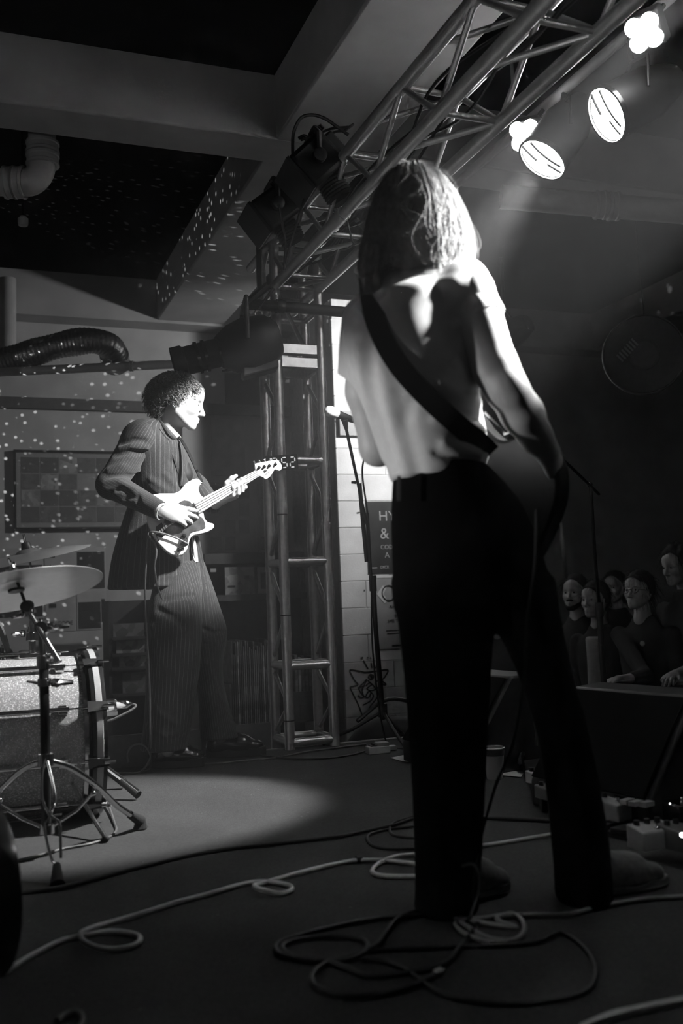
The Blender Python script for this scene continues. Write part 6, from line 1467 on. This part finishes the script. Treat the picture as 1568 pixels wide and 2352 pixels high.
for k, (kx, ky) in enumerate(((380, 612), (515, 588), (645, 562), (800, 525))):
    c = Q(*hz([(kx, ky)])[0]) + nB * .008; pg = MB().lathe([(.0075, 0), (.0075, .004), (.0048, .006), (.0048, .016), (0, .017)], c, nB, 14).build('tuning_peg', 'blackgloss', t)
    e = hz([((255, 430), (385, 405), (530, 385), (690, 375))[k]])[0]; m_ = hz([((295, 505), (430, 470), (565, 445), (705, 425))[k]])[0]
    MB().tube([Q(*m_) - nB * .004, Q(*m_) * .4 + Q(*e) * .6 - nB * .004, Q(*e) - nB * .004], [.0025, .0035, .0085 if k > 1 else .004], 8).build('key_button', 'chrome', pg)
c = Q(*hz([(540, 690)])[0]) + nB * .008; MB().lathe([(.006, 0), (.006, .006), (0, .007)], c, nB, 12).build('string_tree', 'chrome', t)
hx = nrm(Q(*hz([(700, 690)])[0]) - Q(*hz([(500, 830)])[0])); text('lettering', 'Fender', Q(*hz([(490, 850)])[0]) + nB * .0085, hx, np.cross(nB, hx), .013, 'ink', t, .0004)
MB().sphere(Q(463, 1108) - nB * .015, .008, 8).build('strap_button', 'chrome', t)
# strap, lead
sp = catmull([(410, 1003), (421, 1018), (433, 1040), (446, 1068), (457, 1093), (465, 1109)], 5)
pts = np.array([P(x, y, 4.60 - .10 * i / len(sp) - (.02 if 3 < i < 18 else 0)) for i, (x, y) in enumerate(sp)]); pts[-1] = Q(464, 1108, .02)
st = thing('bass_strap', 'thin black strap running from the bass horn over the far shoulder', 'strap', pts[-1])
ribbon('strap', pts, np.tile(nrm(RGT * .5 + FWD * .8 + UPV * .3), (len(pts), 1)), .008, .002, 'strap', st)
o = MB().tube(catmull([Q(*p, -.02) for p in zc([(935, 1425), (880, 1390), (760, 1330), (640, 1285), (500, 1240), (380, 1222)])] + [Q(*p, .0) for p in zc([(310, 1235), (290, 1280)])] + [Q(*p, .02) for p in zc([(330, 1330), (390, 1400), (420, 1500), (420, 1600), (398, 1720)])] + [Q(355, 1305, .03), Q(360, 1340, .03), Q(368, 1366, .03), Q(372, 1376, .03)], 6), .0042, 8).build('bass_cable', 'cablemid'); tag(o, 'grey lead looping across the bass body from its jack', 'cable')
pj = Q(*zc([(935, 1425)])[0], -.02); pk = Q(*zc([(760, 1500)])[0], -.012); t2 = thing('jack_plug', 'small chrome plug in the bass guitar jack', 'plug', pj); MB().lathe([(.005, 0), (.0055, .01), (.0045, np.linalg.norm(pk - pj) * .7), (.003, np.linalg.norm(pk - pj))], pj, pk - pj, 10).build('plug_body', 'chrome', t2)
o = MB().tube(catmull([Q(344, 1210, .04), J(338, 1245, -.28), J(335, 1300, -.28), J(333, 1370, -.28), J(336, 1440, -.27), J(341, 1520, -.27), J(344, 1600, -.27), J(345, 1680, -.26), J(346, 1730, -.2), G(344, 1768) + Z * .006, G(320, 1778) + Z * .006], 7), .0042, 8).build('bass_cable', 'cablemid'); tag(o, 'thin lead hanging straight down beside the bass player leg', 'cable')

# ================================================================== AUDIENCE
def audience(label, px, py, d, look, top='cloth1', beard=False, hair='short', glasses=False, sc=1.0, inner=None, badge=None, arms=None, group='audience'):
    o = P(px, py, d); root = thing('person', label, 'person', np.array([o[0], o[1], FL]), group)
    h = Frame(o, nrm(look), (0, 0, 1), sc); s = SDF(); add_head(s, h)
    s.cap(h(-.03, 0, -.06), h(-.05, 0, -.2), .05 * sc, .056 * sc, .03)
    lk = nrm(np.array([look[0], look[1], 0])); lf = np.cross(Z, lk); c = np.array([o[0], o[1], 0]) - lk * .05; zs = o[2] - .22
    bd = SDF(); yaw = math.atan2(lf[1], lf[0]); hs = zs - FL
    bd.loft([(FL + hs * f_, c[0], c[1], a_, b_) for f_, a_, b_ in ((.42, .16, .11), (.6, .155, .105), (.8, .185, .115), (.93, .19, .10), (1.0, .105, .08), (1.05, .075, .07))], k=.03, yaw=yaw, rnd=.03)
    ext = s; ne = 0
    s.cap(h(-.05, 0, -.2), np.array([c[0], c[1], FL + hs * .5]), .06, .07, .03)
    for i in (-1, 1):
        shp = c + lf * i * .19 + Z * (zs - .07); arm = (arms or {}).get(i)
        e = shp + np.array([0, 0, -.29]) + lf * i * .04 if arm is None else np.asarray(arm[0]); w_ = e + lk * .1 - Z * .22 if arm is None else np.asarray(arm[1])
        bd.cap(shp, e, .06, .05, .03); bd.cap(e, e + (w_ - e) * (.5 if arm is not None and len(arm) > 2 else .9), .05, .04, .03)
        ext.chain([c + Z * (zs - .12), shp, e, w_], [.05, .035, .035, .027], .02); add_hand(ext, w_, nrm(w_ - e), nrm(-Z + lk * .2), i, (.3, .3, .3, .3)); ne += 1
    for i in (-1, 1): s.chain([c + Z * (FL + hs * .5), c + lf * i * .09 + Z * (FL + hs * .44), c + lf * i * .1 + Z * (FL + .08)], [.06, .06, .035], .03)
    v, f = s.mesh(.0055); build_mesh('body', v, f, 'skin', root)
    v, f = bd.mesh(.012); build_mesh('top', v, f, top, root)
    lg = SDF()
    for i in (-1, 1): lg.cap(c + lf * i * .09 + Z * (FL + hs * .46), c + lf * i * .1 + Z * (FL + .06), .085, .055, .03); lg.cap(c + lf * i * .1 + Z * (FL + .04), c + lf * i * .1 + lk * .15 + Z * (FL + .035), .045, .035, .02)
    v, f = lg.mesh(.014); build_mesh('trousers', v, f, 'cloth1', root)
    hr = SDF(); A = h.A; hr.ell(h(-.025, 0, .055), np.array((.097, .084, .088)) * sc, A, .02)
    if hair == 'long':
        hr.ell(h(-.05, 0, -.02), np.array((.075, .092, .13)) * sc, A, .03); hr.cap(h(-.03, .085, -.02), h(-.02, .085, -.16), .03, .025, .03); hr.cap(h(-.03, -.085, -.02), h(-.02, -.085, -.16), .03, .025, .03)
    if hair == 'curly':
        for _ in range(46):
            a_, c_ = rng.uniform(0, 6.28), rng.uniform(-.1, 1); q = h(-.03 + .1 * math.sqrt(max(0, 1 - c_ * c_)) * math.cos(a_), .095 * math.sqrt(max(0, 1 - c_ * c_)) * math.sin(a_), .04 + .1 * c_)
            if h.inv(q)[0] > .05 and h.inv(q)[2] < .07: continue
            hr.ell(q, .024, None, .012)
    if hair == 'fringe': hr.cap(h(.07, .05, .075), h(.085, -.02, .07), .02, .022, .02); hr.ell(h(-.04, 0, .0), np.array((.075, .088, .09)) * sc, A, .03)
    hr.cut(h(.078 if hair in ('fringe',) else .062, 0, .06), h.x - h.z * .55)
    v, f = hr.mesh(.006); hb = build_mesh('hair', v, f, 'hairbase', root)
    sel = v[rng.integers(0, len(v), 700)]; nn_ = sel - h(-.02, 0, .03); nn_ /= np.linalg.norm(nn_, axis=1, keepdims=True); tq = np.linspace(0, 1, 8)[None, :, None]
    ln_ = rng.uniform(.02, .055, len(sel))[:, None, None]; jt_ = rng.normal(0, .35, (len(sel), 1, 3))
    hairmesh('hair_strands', sel[:, None, :] + (nn_[:, None, :] * .45 + jt_) * ln_ * tq + np.array([0, 0, -1.0]) * ln_ * tq ** 2, .0012, .0006, 'hairbase', hb)
    if beard:
        be = SDF(); be.cap(h(.01, .056, -.06), h(.078, .014, -.108), .024, .022, .02); be.cap(h(.01, -.056, -.06), h(.078, -.014, -.108), .024, .022, .02); be.cap(h(.1, .02, -.058), h(.1, -.02, -.058), .007, .007, .01)
        v, f = be.mesh(.005); build_mesh('beard', v, f, 'hairbase', root)
    for i in (-1, 1):
        MB().lathe([(0, .0005), (.006, .0003), (.0065, -.001)], h(.0937, .0315 * i, -.0005), h.x, 12).build('iris', 'ink', root)
        MB().tube([h(.094, .016 * i, .019), h(.093, .032 * i, .022), h(.083, .048 * i, .017)], [.003, .0036, .002], 6).build('eyebrow', 'hairbase', root)
    if glasses:
        gl = None
        for i in (-1, 1):
            ring = [h(.108 - .006 * abs(math.cos(q)), .033 * i + .023 * math.cos(q), -.001 + .021 * math.sin(q)) for q in np.linspace(0, 2 * math.pi, 22, endpoint=False)]
            gl = MB().tube(ring, .0016, 6, closed=True).build('glasses_rim', 'chrome', root); MB().tube([h(.103, .056 * i, .003), h(.0, .083 * i, .0)], .0014, 6).build('glasses_arm', 'chrome', root)
        MB().tube([h(.108, .010, .002), h(.111, 0, .005), h(.108, -.010, .002)], .0014, 6).build('glasses_bridge', 'chrome', root)
    if inner:
        fr = [h(.06, .06, -.26), h(.09, .05, -.45), h(.1, .06, -.62), h(.1, -.06, -.62), h(.09, -.05, -.45), h(.06, -.05, -.26)]
        isd = SDF(); isd.loft([(zs - .03, c[0] + lk[0] * .085, c[1] + lk[1] * .085, .07, .04), (zs - .2, c[0] + lk[0] * .09, c[1] + lk[1] * .09, .06, .045), (zs - .5, c[0] + lk[0] * .085, c[1] + lk[1] * .085, .075, .045)], yaw=yaw); v, f = isd.mesh(.012); build_mesh('inner_top', v, f, inner, root)
    if badge is not None: MB().lathe([(0, .006), (.014, .005), (.018, 0), (0, 0)], badge, lk, 18).build('badge', 'paperdim', root)
    return root
lc = lambda x, y, d, dz=.0: nrm(np.array([.0, 1.6, 1.35]) - P(x, y, d))
audience('bearded audience member left of the far microphone stand', 1319, 1362, 7.2, nrm(np.array([-.55, -.8, .05])), 'cloth2', beard=True, hair='short')
audience('audience member in a pale top behind the far microphone stand', 1366, 1378, 6.9, nrm(np.array([-.75, -.7, .05])), 'cloth1', hair='fringe', inner='cloth3')
e1, w1 = P(1482, 1554, 6.2), P(1420, 1562, 5.98)
audience('audience member with round glasses and a badge leaning on the black speaker', 1466, 1357, 6.55, nrm(np.array([-.75, -.72, .08])), 'cloth1', hair='fringe', glasses=True, badge=P(1475, 1478, 6.38), arms={-1: (e1, w1, 1)})
audience('tall curly haired audience member at the right edge with clasped hands', 1556, 1300, 6.5, nrm(np.array([-.9, -.45, -.12])), 'cloth2', hair='curly', arms={1: (P(1600, 1530, 6.2), P(1552, 1548, 6.02), 1), -1: (P(1640, 1530, 6.3), P(1562, 1556, 6.08), 1)})
audience('half hidden audience member further back between the two front rows', 1410, 1350, 8.0, nrm(np.array([-.6, -.8, 0.02])), 'cloth1', hair='long')
audience('dim audience member seen between the guitarist legs', 1140, 1405, 7.4, nrm(np.array([-.3, -.9, 0.05])), 'cloth2', hair='short')
